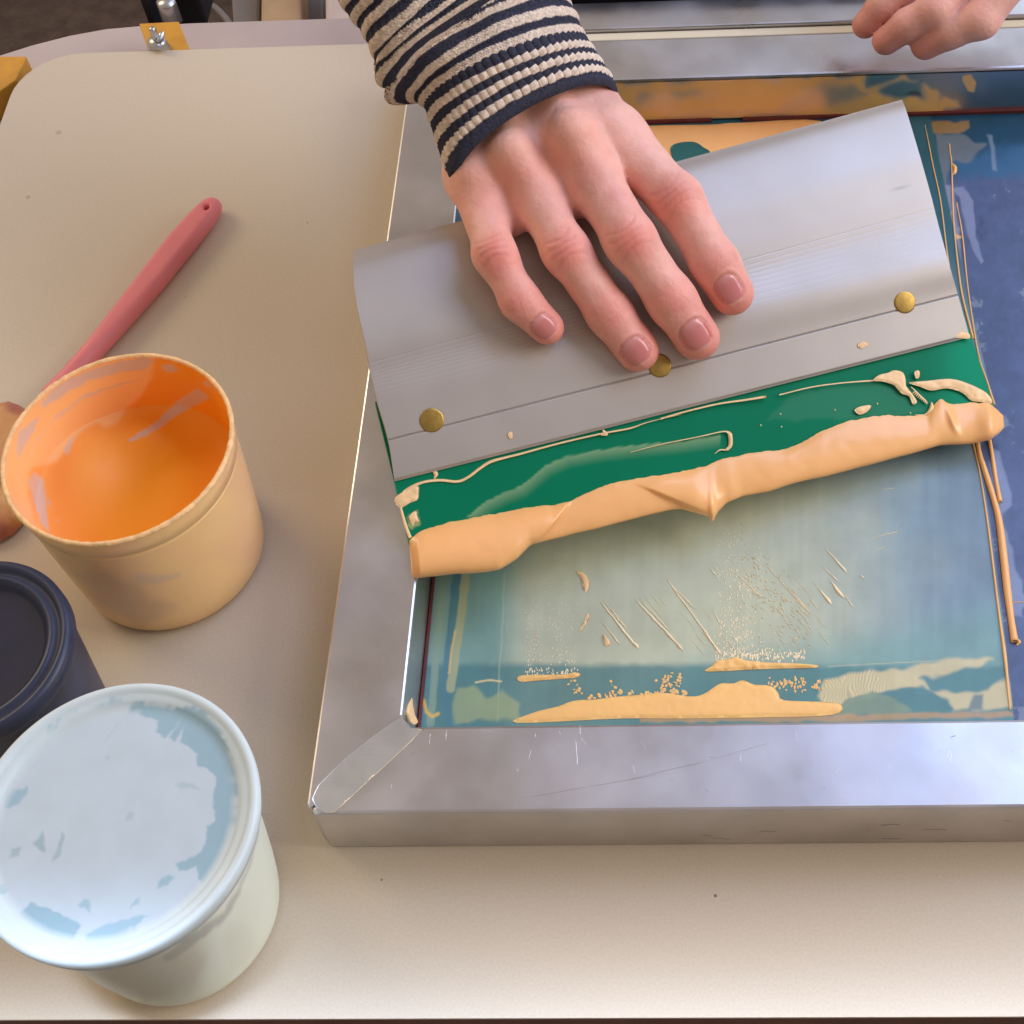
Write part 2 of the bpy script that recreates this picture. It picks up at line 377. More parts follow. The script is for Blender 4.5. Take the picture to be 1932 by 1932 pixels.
li_ = [sc(*ZAr(*q), w) for q, w in (((1490, 1050, 1500, 1190), 1.2), ((1405, 1010, 1412, 1030), 1.4), ((1512, 980, 1516, 1030), 1), ((1515, 1045, 1545, 1078), 1.2), ((818, 1000, 816, 1060), .9), ((735, 1020, 730, 1080), .8), ((530, 1290, 535, 1310), 1.2), ((1185, 1205, 1190, 1220), 1.2), ((1280, 1020, 1279, 1045), .8), ((1000, 1010, 1060, 1012), .7))]
li_ += [sc(x, y, x+rng.normal(0, 5), y+rng.uniform(4, 22), rng.uniform(.4, .8)) for x, y in zip(rng.uniform(800, 1932, 12), rng.uniform(1372, 1500, 12))]
m_b = mat('bright_scratch', (.86, .87, .9), .35, .6)
for q in li_: mesh_obj('scratch', *q, m_b, frame)
dk_ = [sc(985, 1506, 1240, 1462, .8), sc(1168, 1475, 1330, 1437, .9), sc(1330, 1437, 1450, 1402, .6)]+[sc(x, y, x+rng.normal(0, 9), y+rng.normal(0, 4), rng.uniform(.6, 1.6)) for x, y in zip(rng.uniform(640, 1932, 9), rng.uniform(1380, 1515, 9))]
dk_ += [sc(x, y, x+rng.normal(0, 5), y+rng.normal(0, 12), rng.uniform(.6, 1.4)) for x, y in zip(rng.uniform(655, 760, 5), rng.uniform(1000, 1330, 5))]
FP = np.array([0, YO-.00002, 0]); FN = np.array([0, -1., 0])
dk_ += [sc(x, y, x+rng.uniform(8, 50), y+rng.normal(0, 2), rng.uniform(.8, 2.0), FP, FN) for x, y in zip(rng.uniform(1300, 1932, 7), rng.uniform(1548, 1582, 7))]
m_d = mat('dark_scuff', (.30, .27, .28), .6)
for q in dk_: mesh_obj('scuff_mark', *q, m_d, frame)
# painted far inner wall (ink smeared over the aluminium)
nx, nz = 900, 70
gx = np.linspace(XI+.0006, XR-RW-.001, nx); gz = np.linspace(.0045, HF-.0016, nz)
V = np.stack(np.broadcast_arrays(gx[:, None], YI2-.0006, gz[None, :]), -1).reshape(-1, 3)
px, py = survey(V)
def Z3(p): return [(1090.7+.4355*a, .4355*b) for a, b in p]
base = np.tile(np.array([.60, .60, .60]), (len(V), 1)); ink = np.zeros(len(V))
orange_w = np.array([.62, .33, .09])
m = mask(px, py, Z3([(100, 350), (700, 345), (1240, 330), (1250, 380), (1420, 330), (1450, 345), (1300, 400), (1380, 440), (1500, 430), (1480, 380), (1545, 370), (1570, 440), (1650, 430), (1665, 470), (1560, 500), (1480, 520), (1480, 545), (100, 580)]), 7, 10, .05)
ink = np.maximum(ink, m*.95)
for pl in ([(260, 465), (290, 410), (400, 395), (600, 408), (590, 435), (480, 430), (440, 462), (330, 470)], [(860, 470), (960, 385), (1200, 375), (1250, 400), (1180, 440), (980, 470)], [(380, 500), (620, 485), (880, 495), (960, 475), (700, 480), (400, 488)], [(1270, 350), (1400, 345), (1500, 370), (1450, 400), (1290, 395)]):
    ink = ink*(1-.55*mask(px, py, Z3(pl), 12, 10, .05, 3))
ink = np.maximum(ink, .9*mask(px, py, Z3([(1665, 330), (1700, 320), (1725, 360), (1715, 400), (1690, 395), (1665, 350)]), 2))
ink = np.clip(ink*(1+.12*noise2(px, py, .03, 8)), 0, 1)
col = blend(base, ink, np.array([.95, .55, .18]))
dk = mask(px, py, Z3([(1420, 410), (1440, 395), (1480, 395), (1490, 415), (1450, 420)]), 4); col = blend(col, dk*.6, (.15, .14, .15))
v4 = np.concatenate([col, ink[:, None]], 1)
mesh_obj('inked_inner_wall', V, grid_faces(nx, nz)[:, ::-1], M_alup, frame, col=v4, smooth=False)
# oxblood glue seam round the foot of the inner walls
M_seam = mat('red_glue_line', (.12, .022, .022), .5, var=.2, vsc=100)
sm_ = [box('glue_seam', a_, b_, YI2-.0020, YI2-.0004, .0031, .0048, M_seam, frame) for a_, b_ in ((XI+.002, float(A3((1343, 235, .004))[0])), (float(A3((1402, 233, .004))[0]), XR-RW-.003))]+[
       box('glue_seam', XI+.0004, XI+.0013, YI+.002, YI2-.003, .0031, .0045, M_seam, frame)]
# red line under the near rail
box('foot_gasket', XO+.006, XR-.01, YO+.0006, YO+.003, -.0002, .0, M_seam, frame)

# the mesh itself, coloured by what has been printed through it
ZM = .003
nx, ny = 900, 820
gx = np.linspace(XI+.0003, XR-RW-.0003, nx); gy = np.linspace(YI+.0003, YI2-.0003, ny)
# denser where the photo looks: clip columns far to the right
gx = np.concatenate([np.linspace(XI+.0003, .155, 860), np.linspace(.156, XR-RW-.0003, 40)])
V = np.stack(np.broadcast_arrays(gx[:, None], gy[None, :], ZM), -1).reshape(-1, 3)
px, py = survey(V)
def ZA(p): return [(545.3+.3629*a, 1012.8+.3629*b) for a, b in p]
def ZB(p): return [(1168.6+.3953*a, 1012.8+.3953*b) for a, b in p]
def Z7(p): return [(623.2+.3427*a, 701.2+.3427*b) for a, b in p]
def Z8(p): return [(1246.5+.3549*a, 545.3+.3549*b) for a, b in p]
def ZR(p): return [(1636+.3225*a, 155.8+.3225*b) for a, b in p]
sage = s2l((186, 192, 166)); teal = s2l((118, 160, 152)); blue = s2l((138, 160, 166)); deep = s2l((96, 120, 138)); cobalt = s2l((84, 104, 160)); pale = s2l((196, 184, 142))
n1 = noise2(px, py, .012, 1); n2 = noise2(px*1.0, py*.25, .05, 2); n3 = noise2(px, py, .06, 4)
col = np.tile(sage, (len(V), 1))
t = sstep(1420, 1800, px+60*n1+18*n2-.12*(py-1100)); col = col*(1-t[:, None])+blue*t[:, None]
t = sstep(1660, 1850, px+30*n2+30*n1); col = col*(1-.6*t[:, None])+deep*.6*t[:, None]
t = (1-sstep(925, 1010, px-.0*py+8*n2+.06*(py-1200)))*.9; col = col*(1-t[:, None])+teal*t[:, None]
t = sstep(1180, 1290, py+30*n1+.22*(px-1500))*sstep(1000, 1250, px)*.8; col = col*(1-t[:, None])+teal*t[:, None]
t = sstep(1245, 1262, py+3*n3-.004*(px-1000)); col = col*(1-.85*t[:, None])+s2l((78, 128, 130))*.85*t[:, None]
# far, upper part of the mesh (seen past the squeegee)
t = 1-sstep(430, 700, py); col = col*(1-t[:, None])+s2l((44, 92, 104))*t[:, None]
# left column of stripes beside the inner wall
for pl, w, c, k in (([(838, 1080), (812, 1365)], 7, s2l((140, 164, 140)), .8), ([(862, 1080), (840, 1300), (850, 1365)], 8, s2l((84, 132, 142)), .9), ([(879, 1085), (856, 1260), (850, 1300)], 8, s2l((172, 178, 138)), .9), ([(953, 1080), (938, 1360)], .9, s2l((190, 196, 160)), .7), ([(858, 1190), (846, 1270)], 1.6, s2l((235, 200, 120)), .8)):
    col = blend(col, stroke(px, py, pl, w, 2, 2)*k, c)
col = blend(col, mask(px, py, ZA([(880, 780), (960, 770), (1020, 830), (1100, 800), (1200, 880), (1200, 960), (860, 965), (850, 870)]), 5, 8, .04)*.75, s2l((158, 172, 128)))
col = blend(col, stroke(px, py, ZA([(970, 755), (1050, 745), (1105, 752)]), 1.6, 1, 1), s2l((225, 205, 150)))
col = blend(col, stroke(px, py, ZA([(700, 850), (715, 910), (745, 935), (775, 920)]), 3.2, 2, 0)*.9, s2l((225, 185, 90)))
# pale film of ink lower right, and its comb marks
film = mask(px, py, ZB([(940, 760), (980, 690), (1150, 650), (1400, 620), (1560, 590), (1780, 580), (1720, 625), (1560, 650), (1430, 680), (1480, 730), (1600, 740), (1760, 740), (1860, 660), (1900, 820), (1590, 835), (1560, 770), (1440, 720), (1250, 745), (1120, 790), (1040, 850), (960, 800)]), 5, 6, .05)
comb = .78+.22*np.clip(np.sin(px*1.1+9*n3+6*n1)*1.2, -1, 1)*(noise2(px, py, .04, 77) > -.3)*(1-sstep(1640, 1700, px))*sstep(1540, 1560, px)
col = blend(col, np.clip(film*comb, 0, 1)*.95, s2l((220, 202, 150)))
col = blend(col, mask(px, py, ZB([(1000, 855), (1040, 810), (1080, 780), (1200, 745), (1290, 732), (1400, 718), (1480, 735), (1570, 785), (1595, 828), (1400, 832), (1200, 840)]), 3, 4, .07)*.85, s2l((84, 128, 130)))
col = blend(col, mask(px, py, ZB([(1010, 850), (1080, 780), (1200, 745), (1270, 760), (1400, 830), (1300, 858)]), 4, 5, .06)*.5, s2l((150, 160, 120)))
col = blend(col, mask(px, py, ZB([(1660, 830), (1690, 760), (1740, 750), (1730, 830)]), 4, 3, .06)*.8, s2l((84, 116, 130)))
col = blend(col, stroke(px, py, ZB([(1000, 618), (1350, 600), (1560, 588)]), .9, .8)*.7, s2l((190, 190, 160)))
col = blend(col, mask(px, py, ZB([(100, 855), (1000, 850), (1850, 835), (1900, 860), (1000, 880), (100, 885)]), 3, 3, .05)*.7, s2l((190, 150, 100)))
# soft vertical brushing
col = col*(1+.035*noise2(px, py*.08, .11, 9)+.03*noise2(px, py*.5, .02, 19)+.05*n1)[:, None]
# right side: blue emulsion beyond the tape edge
edge = np.interp(py, [150, 236, 380, 560, 665, 762, 850, 1000, 1160, 1340, 1400], [1745, 1752, 1783, 1822, 1846, 1868, 1842, 1864, 1885, 1905, 1912])
R_ = sstep(-2, 2, px-edge-6)
mot = noise2(px, py, .05, 11)+.6*noise2(px, py, .12, 12)+.5*noise2(px, py, .3, 15); mot2 = noise2(px, py, .022, 14)
rc = s2l((72, 88, 124))*(1+.12*mot)[:, None]
rc = blend(rc, sstep(.55, .8, mot2+.5*mot)*.6, s2l((132, 142, 160)))
rc = blend(rc, sstep(.6, .9, -mot2-.3*mot)*.45, s2l((54, 66, 104)))
rc = blend(rc, (1-sstep(320, 350, py+6*n3))*.85, s2l((42, 96, 134)))
rc = blend(rc, (1-sstep(262, 300, py+8*n3+.08*(px-1900)))*.9, s2l((22, 66, 88)))
rc = blend(rc, mask(px, py, ZR([(480, 620), (560, 600), (620, 700), (640, 930), (690, 1040), (660, 1060), (600, 950), (560, 800), (540, 660)]), 3, 6, .06)*.5, s2l((150, 160, 190)))
rc = blend(rc, mask(px, py, ZR([(700, 300), (730, 310), (750, 400), (760, 510), (735, 515), (725, 400)]), 3, 2)*.6, s2l((130, 150, 170)))
rc = blend(rc, mask(px, py, ZR([(400, 290), (560, 300), (700, 370), (610, 450), (500, 480), (470, 600), (390, 600)]), 5, 8, .05)*.75, s2l((112, 122, 128)))
rc = blend(rc, mask(px, py, ZR([(250, 230), (590, 225), (600, 270), (540, 300), (350, 290), (260, 270)]), 3, 4, .07)*.85, s2l((150, 118, 70)))
rc = blend(rc, mask(px, py, ZR([(410, 600), (500, 600), (540, 900), (600, 1400), (560, 1400), (470, 1000), (440, 800)]), 3, 4, .06)*.65, s2l((150, 150, 168)))
rc = blend(rc, mask(px, py, ZR([(450, 830), (495, 750), (500, 800), (500, 860), (545, 910), (500, 930), (475, 960)]), 2, 5, .1)*.9, s2l((225, 185, 125)))
rc = blend(rc, mask(px, py, Z8([(1750, 830), (1800, 860), (1850, 1050), (1870, 1150), (1820, 1200), (1880, 1500), (1932, 1600), (1932, 1756), (1860, 1756), (1800, 1300), (1760, 1000)]), 4, 8, .05)*.5, s2l((150, 165, 195)))
# dark frame-edge strip on far right bottom
col = col*(1-R_[:, None])+rc*R_[:, None]
sm = mesh_obj('screen_mesh', V, grid_faces(len(gx), ny), M_screen, frame, col=col, smooth=False)

# thick and thin ink on the mesh
PM = np.array([0, 0, ZM]); NZ = np.array([0, 0, 1.])
puddle = ZA([(1185, 968), (1270, 915), (1400, 882), (1480, 853), (1600, 845), (1700, 832), (1860, 820)])+ZB([(20, 768), (200, 745), (330, 762), (400, 752), (480, 702), (545, 700), (590, 685), (640, 705), (720, 712), (760, 745), (785, 780), (960, 788), (1060, 802), (1020, 850), (700, 862), (300, 868), (0, 868)])
parts = [blob([puddle], PM, NZ, .0007, 10, step=4, rough=.12)]
parts.append(blob([ZB([(408, 642), (440, 618), (470, 592), (520, 585), (560, 575), (600, 590), (700, 600), (850, 605), (945, 614), (930, 626), (760, 630), (600, 636), (500, 642)])], PM, NZ, .0010, 6, step=3, rough=.3))
parts.append(blob([ZA([(1187, 742), (1205, 722), (1300, 718), (1440, 716), (1480, 705), (1515, 712), (1495, 732), (1400, 740), (1250, 752), (1210, 755)])], PM, NZ, .0008, 5, step=3, rough=.3))
mesh_obj('ink_puddle', *merge(parts), M_puddle, frame)
far = Z3([(200, 560), (330, 545), (585, 540), (640, 535), (720, 532), (1050, 525), (1060, 640), (900, 700), (600, 760), (400, 740), (330, 660)])
mesh_obj('ink_puddle', *blob([far], PM, NZ, .0010, 10, step=5, rough=.1), M_ink, frame)
mesh_obj('ink_gap', *blob([Z3([(400, 650), (425, 622), (500, 615), (545, 640), (570, 665), (500, 720), (430, 720)])], PM+np.array([0, 0, .00135]), NZ, .0001, 3, step=4), mat('teal_film', tuple(s2l((40, 96, 92))), .3), frame)
parts = []
# lacy border of drips along the puddle's upper edge
def dab(cx, cy, rx, ry, ang=0, h=.00018, n=9):
    a = np.linspace(0, 2*math.pi, n, endpoint=False); c, s = math.cos(ang), math.sin(ang)
    r = 1+rng.uniform(-.18, .18, n)
    x = rx*np.cos(a)*r; y = ry*np.sin(a)*r; X = cx+x*c-y*s; Y = cy+x*s+y*c
    b = onplane(X, Y, PM, NZ); top = onplane(cx+(X-cx)*.6, cy+(Y-cy)*.6, PM, NZ)+NZ*h; b = b+NZ*.0001
    v = np.vstack([b, top, top.mean(0)+NZ*h*.15]); f = [[i, (i+1) % n, n+(i+1) % n, n+i] for i in range(n)]+[[n+i, n+(i+1) % n, 2*n] for i in range(n)]
    return v, f
for k in range(46):
    x = rng.uniform(1110, 1300); parts.append(dab(x, 1318-.06*(x-1110)+rng.normal(0, 4), rng.uniform(2, 6), rng.uniform(1.5, 4), rng.uniform(0, 3)))
for cx, cy in ((1087, 1298), (1250, 1292), (1259, 1284), (1275, 1290), (1155, 1305)):
    for k in range(12): parts.append(dab(cx+rng.normal(0, 6), cy+rng.normal(0, 9), rng.uniform(1.2, 3.2), rng.uniform(1.2, 3.5), rng.uniform(0, 3)))
for k in range(60):
    x = rng.uniform(1450, 1560); parts.append(dab(x, 1290+rng.normal(0, 6)+.02*(x-1450), rng.uniform(1.2, 3), rng.uniform(1.5, 4.5)))
mesh_obj('ink_drips', *merge(parts), M_puddle, frame)['kind'] = 'stuff'
parts = []
# column of fine drops, growing denser downwards
for k in range(560):
    y = 985+255*rng.power(1.5); x = 1385+rng.normal(0, 26)+(y-985)*.02
    if x < 1348: x = 1352+abs(rng.normal(0, 10))
    r = rng.uniform(.45, 1.4)*(.7+.5*(y-985)/255); parts.append(dab(x, y, r*.8, r*rng.uniform(1, 2.2), 0, .00012, 6))
for k in range(220):
    x = rng.uniform(1350, 1520); parts.append(dab(x, 1236+rng.normal(0, 6), rng.uniform(.6, 1.5), rng.uniform(1, 3.5), 0, .00012, 6))
for k in range(260):
    x = rng.uniform(990, 1092); y = 1075+180*rng.power(1.4); r = rng.uniform(.4, 1.1)*(.6+.6*(y-1075)/180); parts.append(dab(x, y, r, r*1.5, 0, .0001, 6))
for k in range(60):
    x = rng.uniform(990, 1092); parts.append(dab(x, 1268+rng.normal(0, 5), rng.uniform(.7, 1.8), rng.uniform(1, 3), 0, .00012, 6))
for k in range(240):
    x = 1400+rng.uniform(0, 130); y = 1080+.9*(x-1400)+rng.normal(0, 40)
    if y < 1225: parts.append(dab(x, y, rng.uniform(.3, .7), rng.uniform(1, 5), -.75, .0002, 6))
# slanting scratches of ink
def streak(x0, y0, x1, y1, w):
    L = math.hypot(x1-x0, y1-y0); n = max(5, int(L/8)); t = np.linspace(0, 1, n)
    x = x0+(x1-x0)*t+rng.normal(0, .5, n); y = y0+(y1-y0)*t+rng.normal(0, .5, n)
    ww = w*(.25+.75*np.clip(t*1.3, 0, 1)*rng.uniform(.5, 1.1, n)); ww[0] = ww[-1] = .1
    return tube('', onplane(x, y, PM, NZ)+NZ*.0001, ww*.0002, None, seg=6, flatz=.8, raw=True)
for s in ((1132, 1135, 1206, 1226, 3.0), (1138, 1131, 1185, 1190, 1.2), (1198, 1131, 1290, 1228, 3.0), (1205, 1126, 1262, 1190, 1.1), (1257, 1090, 1360, 1235, 2.4), (1262, 1100, 1312, 1150, 1.3), (1135, 1172, 1170, 1217, 1.2), (1555, 1033, 1600, 1083, 2.6), (1565, 1096, 1594, 1130, 4.5), (1545, 1112, 1570, 1142, 4.0), (1550, 1068, 1584, 1100, 1.1), (1622, 1085, 1631, 1092, 2), (1480, 1100, 1530, 1160, 1.2), (1440, 1060, 1520, 1150, .9),
          (1645, 1015, 1700, 1002, 1.2), (1665, 925, 1690, 920, 1.1), (1650, 1040, 1672, 1030, 1), (1338, 1072, 1350, 1085, 1.2), (1590, 1120, 1612, 1148, 1.0), (1345, 1150, 1360, 1180, 1), (1380, 1075, 1440, 1130, .9), (1500, 1140, 1530, 1165, .8)):
    parts.append(streak(*s))
for k in range(26):
    x = rng.uniform(1120, 1540); y = 1090+rng.uniform(0, 110); L = rng.uniform(15, 50); parts.append(streak(x, y, x+L*.68, y+L*.8, rng.uniform(.4, .8)))
o = mesh_obj('ink_specks', *merge(parts), mat('pale_ink_specks', (.95, .78, .50), .5), frame); o['label'] = 'fine pale specks and slanting scratches of ink'; o['kind'] = 'stuff'
parts = []
parts.append(blob([ZA([(1497, 180), (1530, 188), (1560, 225), (1562, 255), (1545, 290), (1530, 262), (1520, 220)])], PM, NZ, .0006, 4, step=2.5))
parts.append(blob([ZA([(1552, 402), (1566, 404), (1548, 450), (1508, 500), (1535, 440)])], PM, NZ, .0004, 3, step=2.5))
parts.append(blob([ZA([(1634, 508), (1655, 525), (1672, 550), (1665, 566), (1642, 563)])], PM, NZ, .0006, 3, step=2.5))
o = mesh_obj('ink_splatter', *merge(parts), M_inkfine, frame)

# wet ridges of ink along the tape edge at the right
def ridge(P, w, z=.0, n=8):
    c = cr(P, n); w = np.interp(np.linspace(0, 1, len(c)), np.linspace(0, 1, len(w)), w)
    w = w*(1+.15*rng.normal(0, 1, len(w)).cumsum()/len(w)**.5); w = np.abs(w)
    return tube('', onplane(c[:, 0], c[:, 1], PM, NZ)+NZ*(w*.0001)[:, None], w*.0002, None, seg=8, raw=True)
parts = [ridge([(1745, 236), (1752, 270), (1760, 311), (1775, 382), (1787, 478), (1800, 560)], [.8, 1.4, 1.7, 1.8, 2]),
         ridge([(1791, 272), (1793, 290), (1795.6, 311), (1799, 414), (1808.6, 511), (1817, 565), (1836, 640)], [1.5, 1.2, 1.6, 1.6, 2.0, 2.4]),
         ridge([(1805, 382), (1816, 446), (1826, 543), (1845, 665), (1862, 720), (1876, 765)], [1.2, 1.7, 1.8, 2.4, 3]),
         ridge([(1798, 310), (1802, 318), (1801, 327), (1797, 330)], [2, 4.5, 3.5, 1]),
         ridge([(1843, 830), (1850, 865), (1857, 886), (1882, 971), (1893, 1050), (1900, 1113), (1907, 1166), (1914, 1212)], [4, 5, 5.5, 6, 7, 6.5, 5.5, 5.5]),
         ridge([(1866, 825), (1872, 860), (1878, 900), (1887, 948)], [4, 3.6, 3.8, 4]),
         ridge([(1836, 835), (1850, 900), (1866, 1007), (1885, 1159), (1896, 1240), (1906, 1340)], [2, 1.6, 1.8, 2, 3, 1.4]),
         ridge([(1914, 1205), (1922, 1212), (1918, 1218)], [3, 4, 1.5]), ridge([(1908, 1137), (1932, 1136)], [.8, 1.2, .8])]
o = mesh_obj('ink_strings', *merge(parts), M_ink, frame); o['label'] = 'long wet strings of peach ink along the tape edge'
# ink in the near left inside corner
crn = [(757, 1300), (764, 1312), (770, 1335), (778, 1362), (790, 1366), (786, 1340), (774, 1300), (770, 1270), (764, 1280)]
v, f = blob([[(760, 1318), (768, 1296), (775, 1305), (781, 1345), (788, 1362), (779, 1367), (770, 1355)]], A3((770, 1340, .022)), (1, .4, .4), .0006, 5, step=3)
mesh_obj('corner_ink', v, f, M_inkfine, frame)

# ------------------------------------------------------------------ clamp behind the far rail
clamp = thing('screen_clamp', 'grey metal clamp bar with a cream strip running along the far rail', 'clamp')
ya, yb_, yc, yd = YO2+.0008, A3((1300, 60, HF))[1], A3((1300, 12, HF))[1], A3((1300, -60, HF))[1]
box('cream_strip', XO+.02, XR, ya, float(A3((1300, 54, HF))[1]), .002, HF-.001, M_cream, clamp, .0005)
box('clamp_plate', XO+.02, XR, float(A3((1300, 54, HF))[1])+.0006, float(yc)+.004, .002, HF+.001, M_alu, clamp, .0008)
hb = box('hinge_beam', XO+.02, .092, float(yc)+.006, float(yd)+.05, .0, HF+.010, M_black); tag(hb, 'black steel hinge beam behind the far clamp plate', 'beam')

# ------------------------------------------------------------------ squeegee
sq = thing('squeegee', 'aluminium handled squeegee with a green rubber blade pushed through orange ink', 'squeegee')
LIFT_L, LIFT_R = .0262, .008
HL = np.array([(745, 908), (733, 832), (712, 756), (699, 700), (690, 650), (673, 573), (666.5, 507), (668, 472)], float)
HR = np.array([(1829.5, 636), (1808, 558), (1790, 495), (1768, 412), (1752, 352), (1733, 285), (1711, 212), (1702, 188)], float)
HZ = np.array([.0195, .0285, .0372, .0432, .0488, .0552, .0590, .0580])
def hres(P, n): return cr(P, n)
nsub = 90
hl = cr(HL, nsub); hr = cr(HR, nsub); hz = cr(np.stack([HZ, HZ*0], 1), nsub)[:, 0]; kk = np.linspace(0, 7, len(hz))
EL = at(hl[:, 0], hl[:, 1], hz+LIFT_L); ER = at(hr[:, 0], hr[:, 1], hz+LIFT_R)
U = (ER-EL).mean(0); U /= np.linalg.norm(U)
T = np.gradient(.5*(EL+ER), axis=0); T /= np.linalg.norm(T, axis=1)[:, None]; NH = np.cross(U, T); NH /= np.linalg.norm(NH, axis=1)[:, None]
gr = np.zeros(len(kk))
def groove(k0, w, d): return -d*np.exp(-((kk-k0)/w)**2)
gr += groove(1.02, .018, .0005)
for k0, d in ((2.2, .00004), (2.35, .00006), (2.5, .00007), (2.62, .00007), (2.74, .00008), (2.86, .00008), (2.98, .0001), (3.12, .0001), (3.30, .00016)): gr += groove(k0, .018, d*.6)
gr += groove(2.75, .5, .0003)
gr += -.0007*(1-sstep(0, .08, kk))
nu = 40; uu = np.linspace(0, 1, nu)
TH = np.interp(kk, [0, 1, 2.5, 4, 7], [.0022, .0035, .006, .0045, .003])
top = EL[None]*(1-uu[:, None, None])+ER[None]*uu[:, None, None]+(NH*gr[:, None])[None]
bot = top-(NH*(TH+gr)[:, None])[None]
prof = np.concatenate([top, bot[:, ::-1]], 1); m = prof.shape[1]
V = prof.reshape(-1, 3)
f = []
gf = grid_faces(nu, m); f = gf[:, ::-1].tolist()
f += [[i*m+m-1, i*m, (i+1)*m, (i+1)*m+m-1] for i in range(nu-1)]
nk = len(kk)
for s_, e in ((0, 1), ((nu-1)*m, -1)):
    for j in range(nk-1):
        q = [s_+j, s_+j+1, s_+m-2-j, s_+m-1-j]; f.append(q if e > 0 else q[::-1])
px, py = survey(V)
col = np.tile(np.array([.47, .42, .37]), (len(V), 1))
for cx, cy, r, c in ((779, 590, 4, .3), (806, 582, 3, .15), (1503, 402, 6, .35), (1654, 366, 4, .4), (1684, 357, 3, .35), (1700, 354, 3, .4), (1160, 498, 3, .5)):
    d = np.hypot(px-cx, (py-cy)*.8); col = blend(col, (1-sstep(r*.4, r*1.4, d))*c, (.2, .19, .2))
hd = mesh_obj('handle', V, f, M_handle, sq, col=col)
hd.data.polygons.foreach_set('use_smooth', [True]*len(hd.data.polygons))
md = hd.modifiers.new('s', 'EDGE_SPLIT'); md.split_angle = math.radians(35)
EU = U
def on_handle(px_, py_, off=0.0):
    """point of the handle's top face seen at a survey point"""
    best = None
    Vt = top.reshape(-1, 3); sx, sy = survey(Vt); i = int(np.argmin((sx-px_)**2+(sy-py_)**2))
    k = i % nk; Pn = Vt[i]; n = NH[k]; n = n if n[2] > 0 else -n
    return onplane(np.array(px_, float), np.array(py_, float), Pn, n)+n*off, n
# blade: a slab leaning the same way, poking out past both ends of the handle
bTL, bTR = A3((727, 838, .0245+LIFT_L)), A3((1806, 553, .0245+LIFT_R)); bBL, bBR = A3((783, 1072, ZM+.0012+LIFT_L)), A3((1885, 797, ZM+.0012+LIFT_R))
BN = np.cross(bBR-bBL, bTL-bBL); BN /= np.linalg.norm(BN)
if BN[2] < 0: BN = -BN
BP = bBL
nv_, nw = 420, 90
t_ = np.linspace(-.35, 1, nw); u_ = np.linspace(0, 1, nv_)
L_ = bTL+(bBL-bTL)*t_[:, None]; R_2 = bTR+(bBR-bTR)*t_[:, None]
G = L_[None]*(1-u_[:, None, None])+R_2[None]*u_[:, None, None]
V = G.reshape(-1, 3); px, py = survey(V)
green = s2l((0, 116, 80)); col = np.tile(green, (len(V), 1))
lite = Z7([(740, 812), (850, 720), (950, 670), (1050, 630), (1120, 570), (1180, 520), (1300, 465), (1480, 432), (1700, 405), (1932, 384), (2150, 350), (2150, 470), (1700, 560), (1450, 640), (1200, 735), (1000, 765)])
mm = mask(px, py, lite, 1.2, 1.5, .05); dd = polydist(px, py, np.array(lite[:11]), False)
col = blend(col, mm*np.clip(1-dd/26, 0, 1)**1.3*.62, s2l((150, 178, 132)))  # pale wet film, with the highlight along its edge painted in
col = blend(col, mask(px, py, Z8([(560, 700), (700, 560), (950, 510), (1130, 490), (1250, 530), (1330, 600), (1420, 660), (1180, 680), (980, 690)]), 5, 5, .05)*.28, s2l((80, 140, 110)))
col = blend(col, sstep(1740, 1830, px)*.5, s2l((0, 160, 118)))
col = blend(col, mask(px, py, Z7([(420, 800), (475, 760), (495, 830), (455, 870), (430, 850)]), 2, 3, .15)*.6, s2l((190, 190, 120)))
V2 = V-BN*.0068
f = grid_faces(nv_, nw)[:, ::-1].tolist(); n0 = len(V)
f += (grid_faces(nv_, nw)+n0).tolist()
for i in range(nv_-1):
    for j in (0, nw-1):
        q = [i*nw+j, (i+1)*nw+j, n0+(i+1)*nw+j, n0+i*nw+j]; f.append(q if j == 0 else q[::-1])
for j in range(nw-1):
    for i in (0, nv_-1):
        q = [i*nw+j, i*nw+j+1, n0+i*nw+j+1, n0+i*nw+j]; f.append(q[::-1] if i == 0 else q)
VV = np.vstack([V, V2]); VV[:, 2] = np.maximum(VV[:, 2], ZM+.0003)
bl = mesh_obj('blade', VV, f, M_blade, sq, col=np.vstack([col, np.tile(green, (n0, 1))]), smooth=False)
# brass screws in the groove
for cx, cy in ((815, 793), (1245, 690), (1707, 570)):
    c, n = on_handle(cx, cy); q = Vector(n).to_track_quat('Z', 'Y')
    pr = [(0, .00045), (.0038, .0004), (.0043, .0003), (.0045, .0001), (.0045, -.002)]
    o = lathe('screw', pr[::-1], (0, 0, 0), M_brass, sq, 40); o.rotation_mode = 'QUATERNION'; o.rotation_quaternion = q; o.location = c
